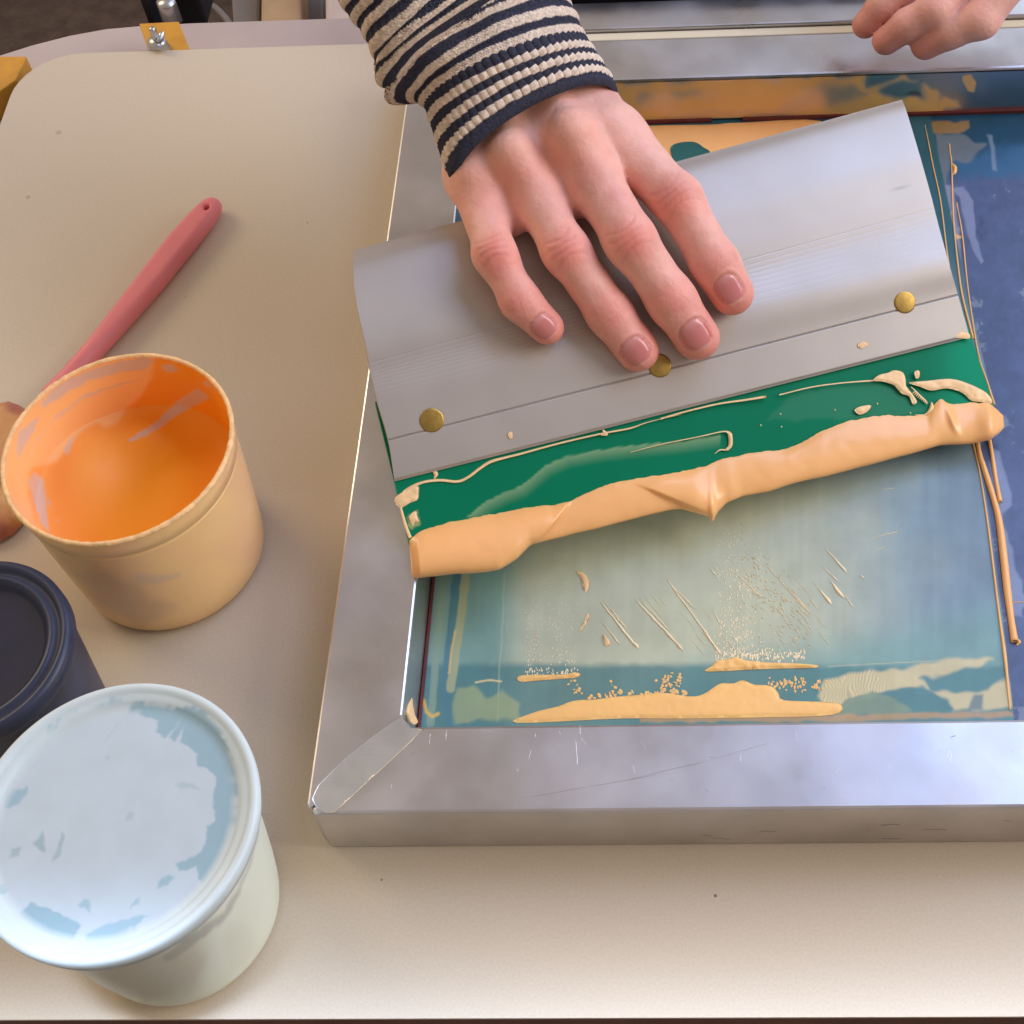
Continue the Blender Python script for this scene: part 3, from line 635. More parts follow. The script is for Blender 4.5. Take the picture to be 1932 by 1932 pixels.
# ink smeared on the blade
def bl_ridge(P, w, n=6):
    c = cr(P, n); w = np.interp(np.linspace(0, 1, len(c)), np.linspace(0, 1, len(w)), w)
    return tube('', onplane(c[:, 0], c[:, 1], BP, BN)+BN*.00012, w*.0002, None, seg=8, flatz=.35, raw=True)
parts = [bl_ridge(Z7([(370, 712), (420, 655), (500, 612), (600, 598), (700, 605), (760, 580), (820, 535), (880, 497), (960, 474), (1050, 452), (1150, 424), (1300, 385), (1500, 340), (1650, 312), (1750, 278), (1932, 235)]), [4, 5, 3, 3, 3, 3, 3, 3.5, 2.8, 2.5, 2.2, 2.2, 2, 2, 1, .5]),
         bl_ridge(Z7([(490, 556), (560, 542), (580, 565), (572, 590)]), [1.5, 3.5, 4.5, 1.5]),
         bl_ridge(Z7([(1500, 322), (1520, 345), (1490, 350)]), [2, 3, 1]),
         bl_ridge(Z8([(0, 690), (120, 655), (300, 612), (450, 590), (560, 572)]), [2, 2, 2, 2.4, 3]),
         bl_ridge(Z8([(-160, 868), (0, 826), (200, 786), (330, 758), (372, 765)]), [.4, 1, 1.2, 1.5, 2]),
         bl_ridge(Z8([(350, 758), (368, 775), (370, 830), (350, 855)]), [2, 4.2, 4, 3]), bl_ridge(Z8([(350, 856), (315, 856), (288, 875)]), [1.6, 1.5, .5]),
         bl_ridge(Z8([(630, 563), (800, 522), (960, 500), (1140, 486)]), [1.4, 1.6, 1.4, 2]),
         bl_ridge(Z7([(374, 690), (390, 760), (415, 850), (440, 915)]), [3, 2.2, 3, 3])]
pls = [Z7([(352, 705), (395, 665), (480, 630), (488, 660), (480, 705), (440, 722), (385, 750)]),
       Z7([(432, 802), (470, 765), (480, 800), (492, 825), (465, 828), (455, 850)]),
       Z8([(1128, 488), (1160, 458), (1210, 445), (1240, 432), (1285, 442), (1302, 480), (1305, 515), (1340, 560), (1362, 600), (1340, 612), (1320, 570), (1280, 555), (1240, 512), (1180, 492)]),
       Z8([(1320, 498), (1420, 488), (1540, 478), (1640, 505), (1735, 555), (1762, 608), (1700, 600), (1650, 592), (1600, 550), (1520, 528), (1440, 540), (1380, 520)]),
       Z8([(1350, 440), (1375, 435), (1374, 470), (1356, 474)]), Z8([(1030, 645), (1060, 625), (1118, 618), (1100, 650), (1060, 668)]),
       Z8([(1440, 600), (1425, 640), (1400, 665), (1350, 668), (1400, 675), (1450, 640)])]
parts.append(blob(pls, BP, BN, .0006, 5, step=2.5, rough=.3, sm=4))
for k in range(9):
    a = .7*k; parts.append(bl_ridge(Z8([(1330+k*9, 520+k*8), (1350+k*8, 540+k*8), (1340+k*9, 556+k*7)]), [.8, 1.6, .8]))
for cx, cy in ((635, 660), (925, 638), (530, 720), (640, 728), (1325, 655), (1150, 605)):
    parts.append(bl_ridge(Z8([(cx, cy), (cx+3, cy+5), (cx+2, cy+9)]), [.5, 1.2, .5]))
mesh_obj('ink_smear', *merge(parts), M_inkfine, bl)
# ink on the handle
for poly in (Z7([(978, 340), (995, 328), (1006, 345), (1000, 368), (984, 364)]), Z8([(1570, 255), (1590, 228), (1636, 235), (1642, 262), (1600, 262)]), Z8([(1045, 300), (1075, 278), (1105, 296), (1085, 308), (1070, 318)])):
    c = np.array(poly).mean(0); P0, n = on_handle(*c); mesh_obj('ink_spot', *blob([poly], P0, n, .0003, 3, lift=.00025, step=2), M_inkfine, hd)

# ------------------------------------------------------------------ rolled bead of ink in front of the blade
up_ = [(772, 1020), (776, 1014), (794.6, 1001), (846, 985.6), (883.8, 978.8), (966, 963.4), (1027.7, 953), (1042, 954), (1079, 944.6), (1120, 924), (1158, 910), (1233, 898), (1285, 890), (1331, 879), (1363, 866.5), (1417, 854), (1480, 849), (1516, 833), (1552, 811.6), (1601, 794), (1665, 783), (1720, 785), (1752, 783), (1762, 765), (1775, 751), (1786, 760), (1800, 763), (1840, 760), (1868, 761), (1880, 772), (1893, 785)]
lo_ = [(777, 1093), (790, 1092), (815, 1088.5), (863, 1083), (918, 1080), (942, 1075), (976, 1054), (1000, 1029), (1034, 1020), (1116, 999.4), (1200, 978), (1260, 963), (1285, 961), (1296, 964), (1325, 972), (1338.8, 977), (1345, 990), (1350, 972), (1370, 950), (1402, 936), (1449, 927), (1502, 911), (1566, 896.7), (1637, 879), (1715, 857.6), (1772, 841), (1828, 838), (1868, 830), (1885, 818), (1895, 806)]
up_ = np.array(up_); lo_ = np.array(lo_)
nb, nwb = 620, 44
us = np.linspace(0, 1, nb)
xu = 772+us*(1893-772); xlo = 777+us*(1895-777)
yu = np.interp(xu, up_[:, 0], up_[:, 1]); yl = np.interp(xlo, lo_[:, 0], lo_[:, 1])
k5 = np.ones(5)/5
yu[2:-2] = np.convolve(yu, k5, 'valid'); yl[2:-2] = np.convolve(yl, k5, 'valid')
wobu = 1.6*noise2(xu, xu*0, .07, 41)+.5*noise2(xu, xu*0, .17, 42); yl += 1.2*noise2(xlo, xlo*0, .03, 43)
w = np.linspace(0, 1, nwb); PX = xu[:, None]*(1-w)+xlo[:, None]*w; PY = yu[:, None]*(1-w)+yl[:, None]*w+wobu[:, None]*(1-w)**7
zu = onplane(xu, yu, BP, BN)[:, 2]
zlow = np.maximum(ZM+(LIFT_L*(1-us)+LIFT_R*us)-.0006-.004*np.exp(-((us-.51)/.02)**2), ZM)
zbase = np.maximum(zu[:, None]*(1-w)+zlow[:, None]*w, ZM)
amp = .0025+.0006*noise2(PX, PY, .008, 5)
xc = 1010+30*(1-w)[None, :]**.8*2.2
fold = 1-sstep(-5, 7, PX-xc); amp = amp*.62+.0034*fold
line = (PX-1230)*.42+925; blob2 = (1-sstep(-3, 5, PY-line))*(1-sstep(1335, 1400, PX))*sstep(1180, 1250, PX); amp += .0016*blob2
amp += .0016*np.exp(-(((PX-1345)/22)**2+((PY-955)/30)**2))
amp += .0025*np.exp(-((PX-1872)/26)**2)+.0013*np.exp(-(((PX-1782-.35*(PY-751))/7)**2))*(1-sstep(790, 830, PY))
amp += .0012*sstep(1400, 1500, PX)
D = (w**.8)*(1-w)**.36; D /= D.max()
endt = np.sqrt(np.clip(np.minimum(us/.014, (1-us)/.02), 0, 1)); amp = amp*endt[:, None]
Zb = zbase+amp*D[None, :]+.00008*noise2(PX, PY, .05, 6)*D[None]
Zb[:, 0] = zu+.00025*endt; Zb[:, -1] = zlow
Vt = at(PX, PY, Zb).reshape(-1, 3)
Vb = at(PX, PY, np.minimum(zbase, Zb)-(.0004+.0035*(4*w*(1-w))*endt[:, None]*np.clip((zbase-ZM-.002)/.006, 0, 1))).reshape(-1, 3); n0 = len(Vt)
f = grid_faces(nb, nwb)[:, ::-1].tolist()+(grid_faces(nb, nwb)+n0).tolist()
for i in range(nb-1):
    f.append([i*nwb, (i+1)*nwb, n0+(i+1)*nwb, n0+i*nwb]); f.append([n0+i*nwb+nwb-1, n0+(i+1)*nwb+nwb-1, (i+1)*nwb+nwb-1, i*nwb+nwb-1])
for j in range(nwb-1):
    f.append([j+1, j, n0+j, n0+j+1]); e = (nb-1)*nwb; f.append([e+j, e+j+1, n0+e+j+1, n0+e+j])
bead = mesh_obj('ink_bead', np.vstack([Vt, Vb]), f, M_ink)
tag(bead, 'thick rolled ridge of peach orange ink pushed along by the green blade', 'ink')

# ------------------------------------------------------------------ pots
def cups():
    # orange pot
    c = np.array([-.3912*S, .6009*S, 0]); zr, rr, rb = .1377*S, .0761*S, .0651*S
    pot = thing('ink_pot', 'open plastic pot of bright orange ink with a crusted rim', 'pot', 'ink pots')
    def rad(z): return rb+(rr-.0010-rb)*np.clip(z/zr, 0, 1)**.8
    zs = np.linspace(0, zr-.012, 50)
    prof = [(0, .0006), (rb-.004, .0006), (rb-.001, .0009), (rb-.0, .003)]+[(float(rad(z)), float(z)) for z in zs[3:]]+[(rr-.0022, zr-.0115), (rr-.0012, zr-.0108), (rr-.0012, zr-.006), (rr-.0010, zr-.002)]
    def cout(v):
        px, py = survey(v); a = np.tile(np.array([1., .63, .29]), (len(v), 1))
        clear = np.array([.60, .40, .28])
        n = noise2(px, py, .012, 21)
        a = blend(a, sstep(.05, .6, n+.35*sstep(360, 180, px))*.7, np.array([.90, .52, .28]))
        a = blend(a, mask(px, py, [(110, 1060), (190, 1090), (260, 1100), (280, 1130), (330, 1150), (250, 1180), (170, 1120)], 12, 10, .03)*.4, clear)
        a = blend(a, mask(px, py, [(255, 1085), (340, 1080), (345, 1085), (300, 1100), (258, 1100)], 5, 4, .05)*.45, (.62, .50, .45))
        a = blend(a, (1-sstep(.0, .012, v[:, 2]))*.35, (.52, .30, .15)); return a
    lathe('outer_wall', prof, c, M_cupout, pot, 160, cout)
    # inside wall
    zin = np.linspace(.018, zr-.0008, 90)
    def ZO(p): return [(0+x*.3227, 623.2+y*.3227) for x, y in p]
    def cin(v):
        px, py = survey(v); n = noise2(px, py, .02, 61)
        a = np.tile(np.array([.97, .37, .015]), (len(v), 1))
        a = blend(a, (1-sstep(90, 300, px+.35*(py-930)+14*n))*.85, np.array([.98, .42, .11]))  # left side of the ink painted in its lit tone
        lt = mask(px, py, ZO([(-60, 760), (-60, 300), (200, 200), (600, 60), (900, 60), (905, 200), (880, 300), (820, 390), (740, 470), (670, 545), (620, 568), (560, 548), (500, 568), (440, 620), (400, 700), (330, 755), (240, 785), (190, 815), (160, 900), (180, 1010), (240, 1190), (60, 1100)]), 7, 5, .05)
        a = blend(a, lt*.9, np.array([1., .58, .24]))  # thin ink film on the wall, catching light painted into its colour
        for pl, k in (([(240, 420), (330, 330), (500, 240), (700, 180), (880, 150), (900, 190), (850, 230), (700, 245), (520, 290), (350, 390), (250, 450)], .85),
                   ([(95, 700), (110, 600), (170, 540), (230, 500), (200, 590), (150, 660), (105, 750)], .8), ([(170, 750), (220, 640), (330, 500), (500, 375), (680, 310), (820, 290), (640, 335), (480, 405), (300, 540), (215, 660)], .7),
                   ([(740, 640), (900, 550), (1020, 430), (1100, 370), (1160, 345), (1225, 390), (1100, 460), (980, 530), (860, 620), (770, 650)], .8),
                   ([(160, 890), (200, 825), (250, 880), (270, 1000), (285, 1180), (240, 1120), (200, 1000)], .8), ([(945, 200), (1000, 198), (1050, 230), (1010, 250), (960, 230)], .8), ([(1190, 300), (1215, 295), (1230, 325), (1210, 335)], .8),
                   ([(370, 700), (400, 645), (440, 620), (410, 700), (395, 740)], .7), ([(325, 1110), (345, 1100), (335, 1125)], .6), ([(280, 980), (300, 1000), (292, 1045)], .6)):
            a = blend(a, mask(px, py, ZO(pl), 2.2, 2.5, .08)*k, np.array([.66, .54, .46]))
        return a
    prof = [(float(rad(z))-.0006, float(z)) for z in zin]
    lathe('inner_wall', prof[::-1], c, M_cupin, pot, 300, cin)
    # crusted rim
    a = np.linspace(0, 2*math.pi, 360, endpoint=False); sec = np.linspace(0, 2*math.pi, 12, endpoint=False)
    nn = noise2(np.cos(a)*10, np.sin(a)*10, 2.2, 7)+.7*noise2(np.cos(a)*30, np.sin(a)*30, 2.2, 9)
    rm = .0009+.00012*nn
    jit = rng.uniform(-.00006, .00006, (360, 12))
    R = (rr-.0008)+(rm[:, None]+jit)*np.cos(sec); Zz = zr-.0009+(rm[:, None]*1.1+jit)*np.sin(sec)
    V = np.stack([c[0]+R*np.cos(a)[:, None], c[1]+R*np.sin(a)[:, None], Zz], -1).reshape(-1, 3)
    f = [[i*12+j, ((i+1) % 360)*12+j, ((i+1) % 360)*12+(j+1) % 12, i*12+(j+1) % 12] for i in range(360) for j in range(12)]
    mesh_obj('rim', V, f, mat('crusted_rim', (.93, .58, .26), .5, var=.16, vsc=400, bump=.0004, bsc=600), pot)
    # ink pool with a swelling left by stirring
    zi = .042; na, nr = 300, 150; rad_i = float(rad(zi+.004))-.0003
    rr_ = np.linspace(0, 1, nr)*rad_i; A_ = np.linspace(0, 2*math.pi, na, endpoint=False)
    X = c[0]+rr_[None]*np.cos(A_)[:, None]; Y = c[1]+rr_[None]*np.sin(A_)[:, None]
    Zp = zi+.0009*noise2(X, Y, 60, 3)+.0075*np.exp(-(((X-c[0]+.024)/.013)**2+((Y-c[1]-.010)/.016)**2))+.004*np.exp(-((X-c[0]+.004)/.010)**2-((Y-c[1]-.026)/.008)**2)+.0040*(rr_[None]/rad_i)**9
    V = np.stack([X, Y, Zp], -1).reshape(-1, 3); col = cin(V)
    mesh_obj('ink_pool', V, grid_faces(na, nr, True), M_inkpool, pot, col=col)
    tag(pot, None, None)
    # ---- white pot with lid
    c = np.array([-.3367*S, .345*S, 0]); zr, rr, rb = .1486*S, .0812*S, .0597*S
    pot = thing('lidded_pot', 'milky white plastic pot with a lid smeared in pale blue grey ink', 'pot', 'ink pots')
    zt = zr-.009; rtp = rr-.0045
    prof = [(0, .0006), (rb-.003, .0006), (rb, .002)]+[(rb+(rtp-rb)*(t**.8), .002+(zt-.002)*t) for t in np.linspace(.03, 1, 50)]
    def cw(v):
        px, py = survey(v); a = np.tile(np.array([.80, .86, .72]), (len(v), 1))
        n = noise2(px, py, .012, 31); a = blend(a, sstep(.1, .5, n)*.5, (.72, .74, .62))
        def ZW(p): return [(x*.3548, 1246.5+y*.3548) for x, y in p]
        a = blend(a, mask(px, py, ZW([(860, 1570), (1000, 1460), (1110, 1400), (1200, 1320), (1260, 1220), (1280, 1170), (1275, 1250), (1180, 1400), (1050, 1490), (960, 1560), (900, 1600)]), 4, 4, .05)*.75, (.45, .46, .42))
        a = blend(a, mask(px, py, ZW([(1330, 1050), (1370, 780), (1375, 900), (1345, 1060), (1290, 1190), (1275, 1180)]), 3, 2, .05)*.7, (.50, .54, .50))
        a = blend(a, mask(px, py, ZW([(480, 1660), (800, 1600), (1060, 1500), (1110, 1560), (1040, 1700), (800, 1800), (620, 1760)]), 12, 10, .03)*.5, (.66, .62, .50))
        return a
    lathe('wall', prof, c, M_whitecup, pot, 140, cw)
    lid = [(rr-.0062, zr-.0075), (rr-.0024, zr-.0080), (rr-.0012, zr-.0076), (rr-.0005, zr-.004), (rr-.0004, zr-.0012), (rr-.0009, zr-.0002), (rr-.0018, zr), (rr-.0028, zr-.0003), (rr-.0034, zr-.0010), (rr-.0042, zr-.0014), (rr-.0056, zr-.0016), (rr-.0064, zr-.0024), (rr-.0076, zr-.0032)]
    lid += [(r, zr-.0032) for r in np.linspace(rr-.010, .00002, 110)]
    def cl(v):
        px, py = survey(v); r = np.hypot(v[:, 0]-c[0], v[:, 1]-c[1]); a = np.tile(np.array([.66, .75, .74]), (len(v), 1))
        def ZW(p): return [(x*.3548, 1246.5+y*.3548) for x, y in p]
        blue_ = s2l((150, 188, 200)); film_ = s2l((196, 211, 219)); inn = (1-sstep(rr-.0085, rr-.0078, r))
        a = blend(a, inn*.9, film_)
        for pl, k in (([(680, 240), (720, 215), (830, 240), (940, 250), (1030, 235), (1130, 310), (1200, 430), (1245, 560), (1262, 680), (1250, 850), (1210, 960), (1150, 1060), (1060, 1190), (1050, 1100), (960, 1120), (930, 1085), (1040, 1040), (1095, 980), (1100, 880), (1140, 850), (1130, 720), (1150, 620), (1100, 575), (1050, 560), (1045, 490), (985, 450), (960, 430), (980, 350), (930, 430), (900, 410), (950, 330), (880, 415), (830, 380), (840, 320), (740, 285)], .95),
                      ([(830, 1215), (860, 1150), (935, 1138), (890, 1190)], .9), ([(690, 1320), (720, 1270), (745, 1258), (735, 1300)], .8), ([(420, 1300), (440, 1260), (475, 1275), (478, 1340)], .85),
                      ([(110, 1335), (165, 1288), (280, 1325), (420, 1395), (428, 1410), (400, 1462), (260, 1435), (170, 1390)], 1), ([(445, 1465), (560, 1400), (700, 1365), (790, 1350), (740, 1400), (640, 1440), (540, 1470)], .9),
                      ([(30, 795), (60, 720), (110, 680), (150, 672), (148, 710), (90, 765)], .9), ([(240, 380), (260, 345), (330, 310), (330, 330), (290, 360)], .6), ([(0, 1170), (25, 1180), (35, 1240), (0, 1240)], .7), ([(400, 270), (600, 195), (690, 188), (640, 215), (480, 250)], .6)):
            a = blend(a, mask(px, py, ZW(pl), 2.6, 3.0, .12, 4)*k*.85, blue_*(.93 if k > .9 else 1))
        for pl, k in (([(180, 970), (225, 905), (240, 960), (240, 1020), (205, 1010)], .6), ([(50, 1050), (60, 1000), (110, 990), (100, 1040)], .5), ([(300, 1000), (330, 905), (345, 930), (320, 1030), (280, 1070)], .5), ([(930, 665), (970, 640), (1040, 660), (1070, 690), (1010, 670), (960, 680)], .3), ([(665, 850), (690, 800), (720, 815), (700, 850)], .3), ([(560, 520), (580, 505), (580, 530)], .4), ([(550, 430), (650, 310), (655, 314), (560, 440)], .18)):
            a = blend(a, mask(px, py, ZW(pl), 3, 3, .1, 6)*k, s2l((140, 172, 180)))
        return a
    lathe('lid', lid, c, M_lid, pot, 360, cl)
    # ---- dark pot
    zr = .070; cc = A3((-62, 1222, zr)); rr = float(np.linalg.norm(A3((134, 1180, zr))-cc)); c = np.array([cc[0], cc[1], 0])
    pot = thing('dark_pot', 'smoky plastic pot of near black navy ink cut off by the left edge', 'pot', 'ink pots')
    prof = [(0, .0006), (rr*.80, .0006), (rr*.82, .003)]+[(rr*(.82+.13*t), .003+(zr-.012)*t) for t in np.linspace(.05, 1, 20)]
    lathe('wall', prof, c, M_darkp, pot, 100)
    lid = [(rr*.93, zr-.008), (rr-.0006, zr-.008), (rr, zr-.006), (rr-.0002, zr-.0016), (rr-.0012, zr-.0004), (rr-.0026, zr), (rr-.0038, zr-.0012), (rr-.0046, zr-.0024), (rr-.0060, zr-.0010), (rr-.0076, zr-.0008), (rr-.0088, zr-.0030), (rr-.0100, zr-.0042)]
    lathe('lid_rim', lid, c, M_darkp, pot, 160)
    lathe('ink_film', [(rr-.0099, zr-.0040), (rr-.012, zr-.0042), (rr*.4, zr-.0044), (.0002, zr-.0044)], c, M_dark, pot, 100)
cups()
ob = bpy.data.objects
ob['ink_pot']['label'] = 'open plastic pot of bright orange ink with a crusted rim'; ob['ink_pot']['category'] = 'pot'

# ------------------------------------------------------------------ pink spatula
sp = thing('spatula', 'pink silicone spatula lying behind the orange ink pot', 'spatula')
ax = np.array([(404, 386), (398, 393), (380, 415), (340, 462), (290, 525), (235, 592), (180, 657), (130, 712), (90, 752)], float)
ra = np.array([.0026, .0050, .0061, .0066, .0063, .0056, .0048, .0045, .0044])
c_ = cr(ax, 10); r_ = np.interp(np.linspace(0, 1, len(c_)), np.linspace(0, 1, len(ra)), ra)
P3 = at(c_[:, 0], c_[:, 1], .0052)
def sp_fn(p):
    d = np.full(p.shape[:-1], 1e9)
    for i in range(0, len(P3)-3, 3): d = np.minimum(d, cone(p*1.0, P3[i], P3[i+3], r_[i], r_[i+3]))
    h = np.hypot(p[..., 0]-HC[0], p[..., 1]-HC[1])-.0016
    d = np.maximum(d, np.abs(p[..., 2]-.005)-.0048)
    return np.maximum(d, -smin(h, h+.001, .001))
HC = A3((391, 396, .0075))
lo = P3.min(0)-.008; hi = P3.max(0)+.008; lo[2] = -.001; hi[2] = .013
V, Fq = surface_nets(sp_fn, lo, hi, .00085); V = relax(V, Fq, 3)
mesh_obj('handle', V, Fq, M_pink, sp)
hdp = [(75, 800), (48, 772), (10, 762), (-40, 800), (-95, 880), (-120, 960), (-95, 1010), (-40, 1030), (20, 1010), (60, 960), (90, 880), (92, 830)]
v, f = blob([hdp], np.array([0, 0, .002]), NZ, .0050, 22, step=6)
px, py = survey(v); n = noise2(px, py, .03, 3)
cc_ = np.tile(np.array([.60, .27, .09]), (len(v), 1)); cc_ = blend(cc_, sstep(.2, .5, n)*.8, (.36, .10, .08)); cc_ = blend(cc_, sstep(.2, .5, -n)*.7, (.74, .42, .15))
mesh_obj('spatula_head', v, f, mat('inked_silicone', paint=True, rough=.35, bump=.0005, bsc=90, coat=.2), sp, col=cc_)['label'] = 'spatula head coated in orange brown ink'

# ------------------------------------------------------------------ person: two hands and striped sleeves
def J(px, py, z): return A3((px, py, z+.0262-.0182*min(max((px-740)/1100, 0), 1)))
PXM = .19e-3
fingers = [   # base(MCP), PIP, DIP, tip, radii in metres
 dict(n='little', j=[J(896, 330, .068), J(934, 482, .066), J(981, 568, .0565), J(1031, 617, .0475)], r=[.0102, .0073, .0071, .0066]),
 dict(n='ring',   j=[J(972, 295, .074), J(1068, 474, .0665), J(1150, 592, .0485), J(1203, 661, .0375)], r=[.0106, .0081, .0082, .0080]),
 dict(n='middle', j=[J(1074, 262, .078), J(1190, 455, .070), J(1269, 569, .0515), J(1315, 636, .0400)], r=[.0117, .0092, .0091, .0087]),
 dict(n='index',  j=[J(1160, 262, .075), J(1278, 378, .070), J(1350, 500, .0560), J(1381, 553, .0480)], r=[.0121, .0092, .0090, .0084]),
]
def on_top(x, y): return on_handle(x, y)[0][2]
wr = [J(905, 200, .068), J(950, 165, .072), J(1005, 130, .073), J(1050, 112, .070)]
fore = J(840, -60, .112)
def hand_fn(p):
    d = None
    palm = cone(p, fingers[0]['j'][0], wr[0], .0105, .013)
    for i in (1, 2, 3): palm = smin(palm, cone(p, fingers[i]['j'][0]-np.array([0, 0, .002]), wr[i], (.0094, .0099, .0106, .0110)[i], .0138), .015)
    low = np.array([0, 0, -.007])
    palm = smin(palm, cone(p, .5*(fingers[0]['j'][0]+fingers[1]['j'][0])+low, wr[1]+low, .010, .012), .012)
    palm = smin(palm, cone(p, .5*(fingers[2]['j'][0]+fingers[3]['j'][0])+low, wr[2]+low, .011, .014), .012)
    wc = .5*(wr[1]+wr[2]); palm = smin(palm, cone(p, wc-np.array([0, 0, .003]), fore, .018, .018), .012)
    # knuckle bumps
    for i, (a, b, rr_) in enumerate(((894, 322, .0062), (964, 283, .0068), (1077, 246, .0078), (1150, 240, .0066))):
        k = J(a, b, (.0765, .0845, .0905, .0825)[i]); palm = smin(palm, np.linalg.norm(p-k, axis=-1)-rr_*.92, .0065)
        if i < 3: palm = smin(palm, cone(p, k-np.array([0, 0, .001]), wr[i]+np.array([0, 0, .0105]), .0045, .003), .006)
        if i in (1, 2): palm = smin(palm, cone(p, k, fingers[i]['j'][0]*.55+fingers[i]['j'][1]*.45+np.array([0, 0, .004]), .0055, .0045), .006)
    for a, b in ((J(938, 330, .064), J(964, 418, .0605)), (J(1030, 300, .069), J(1080, 384, .064)), (J(1120, 262, .072), J(1160, 312, .068))): palm = smin(palm, cone(p, a+np.array([0, 0, .0035]), b+np.array([0, 0, .001]), .0098, .0066), .009)
    # thumb tucked under the handle
    th = [J(1060, 190, .066), J(1120, 250, .052), J(1150, 330, .038), J(1165, 420, .028), J(1175, 470, .022)]
    tr = [.013, .012, .0105, .0095, .008]
    t = cone(p, th[0], th[1], tr[0], tr[1])
    for i in (1, 2, 3): t = smin(t, cone(p, th[i], th[i+1], tr[i], tr[i+1]), .005)
    palm = smin(palm, t, .008)
    fin = None
    for fg in fingers:
        j, r = fg['j'], fg['r']
        q = cone(p, j[0], j[1], r[0], r[1]*.97)
        q = smin(q, cone(p, j[1], j[2], r[1]*.97, r[2]), .006); q = smin(q, cone(p, j[2], j[3], r[2], r[3]), .004)
        q = smin(q, np.linalg.norm(p-j[1]-np.array([0, -.0002, .0012]), axis=-1)-r[1]*.82, .004)
        fin = q if fin is None else smin(fin, q, .0012)
    return smin(palm, fin, .0085)
allp = np.vstack([np.array(fg['j']) for fg in fingers]+[np.array(wr)]+[fore[None]])
lo = allp.min(0)-.02; hi = allp.max(0)+.02; lo[2] = .012; hi[2] = max(hi[2], .14)
hi[1] = A3((900, 40, .1))[1]+.03
V, Fq = surface_nets(hand_fn, lo, hi, .00095); V = relax(V, Fq, 2, .5)
N_ = vnormals(V, Fq)
if ((V-V.mean(0))*N_).sum() < 0: Fq = Fq[:, ::-1]; N_ = -N_
# colours + creases + nails
px, py = survey(V); facing = (N_*((EYE-V)/np.linalg.norm(EYE-V, axis=1)[:, None])).sum(1)
skin = np.array([.83, .455, .36]); red = np.array([.74, .17, .12]); col = np.tile(skin, (len(V), 1)); disp = np.zeros(len(V))
def gauss(c, s): return np.exp(-((V-c)**2).sum(1)/(2*s*s))
col = blend(col, np.clip(.5*noise3(V, 90, 3)+.35*noise3(V, 260, 8)+.2, 0, 1)*.6, (.72, .27, .22))
col = blend(col, np.clip(.5*noise3(V, 60, 13), 0, 1)*.4, (.74, .50, .38))
nailmask = np.zeros(len(V))
naildef = {'little': ((1030, 622), (.55, .83), .0045, .0050, (.2, 0)), 'ring': ((1203, 669), (.42, .91), .0053, .0056, (0, 0)), 'middle': ((1317, 640), (.40, .92), .0056, .0062, (0, 0)), 'index': ((1381, 551), (.36, .93), .0049, .0060, (0, 0))}
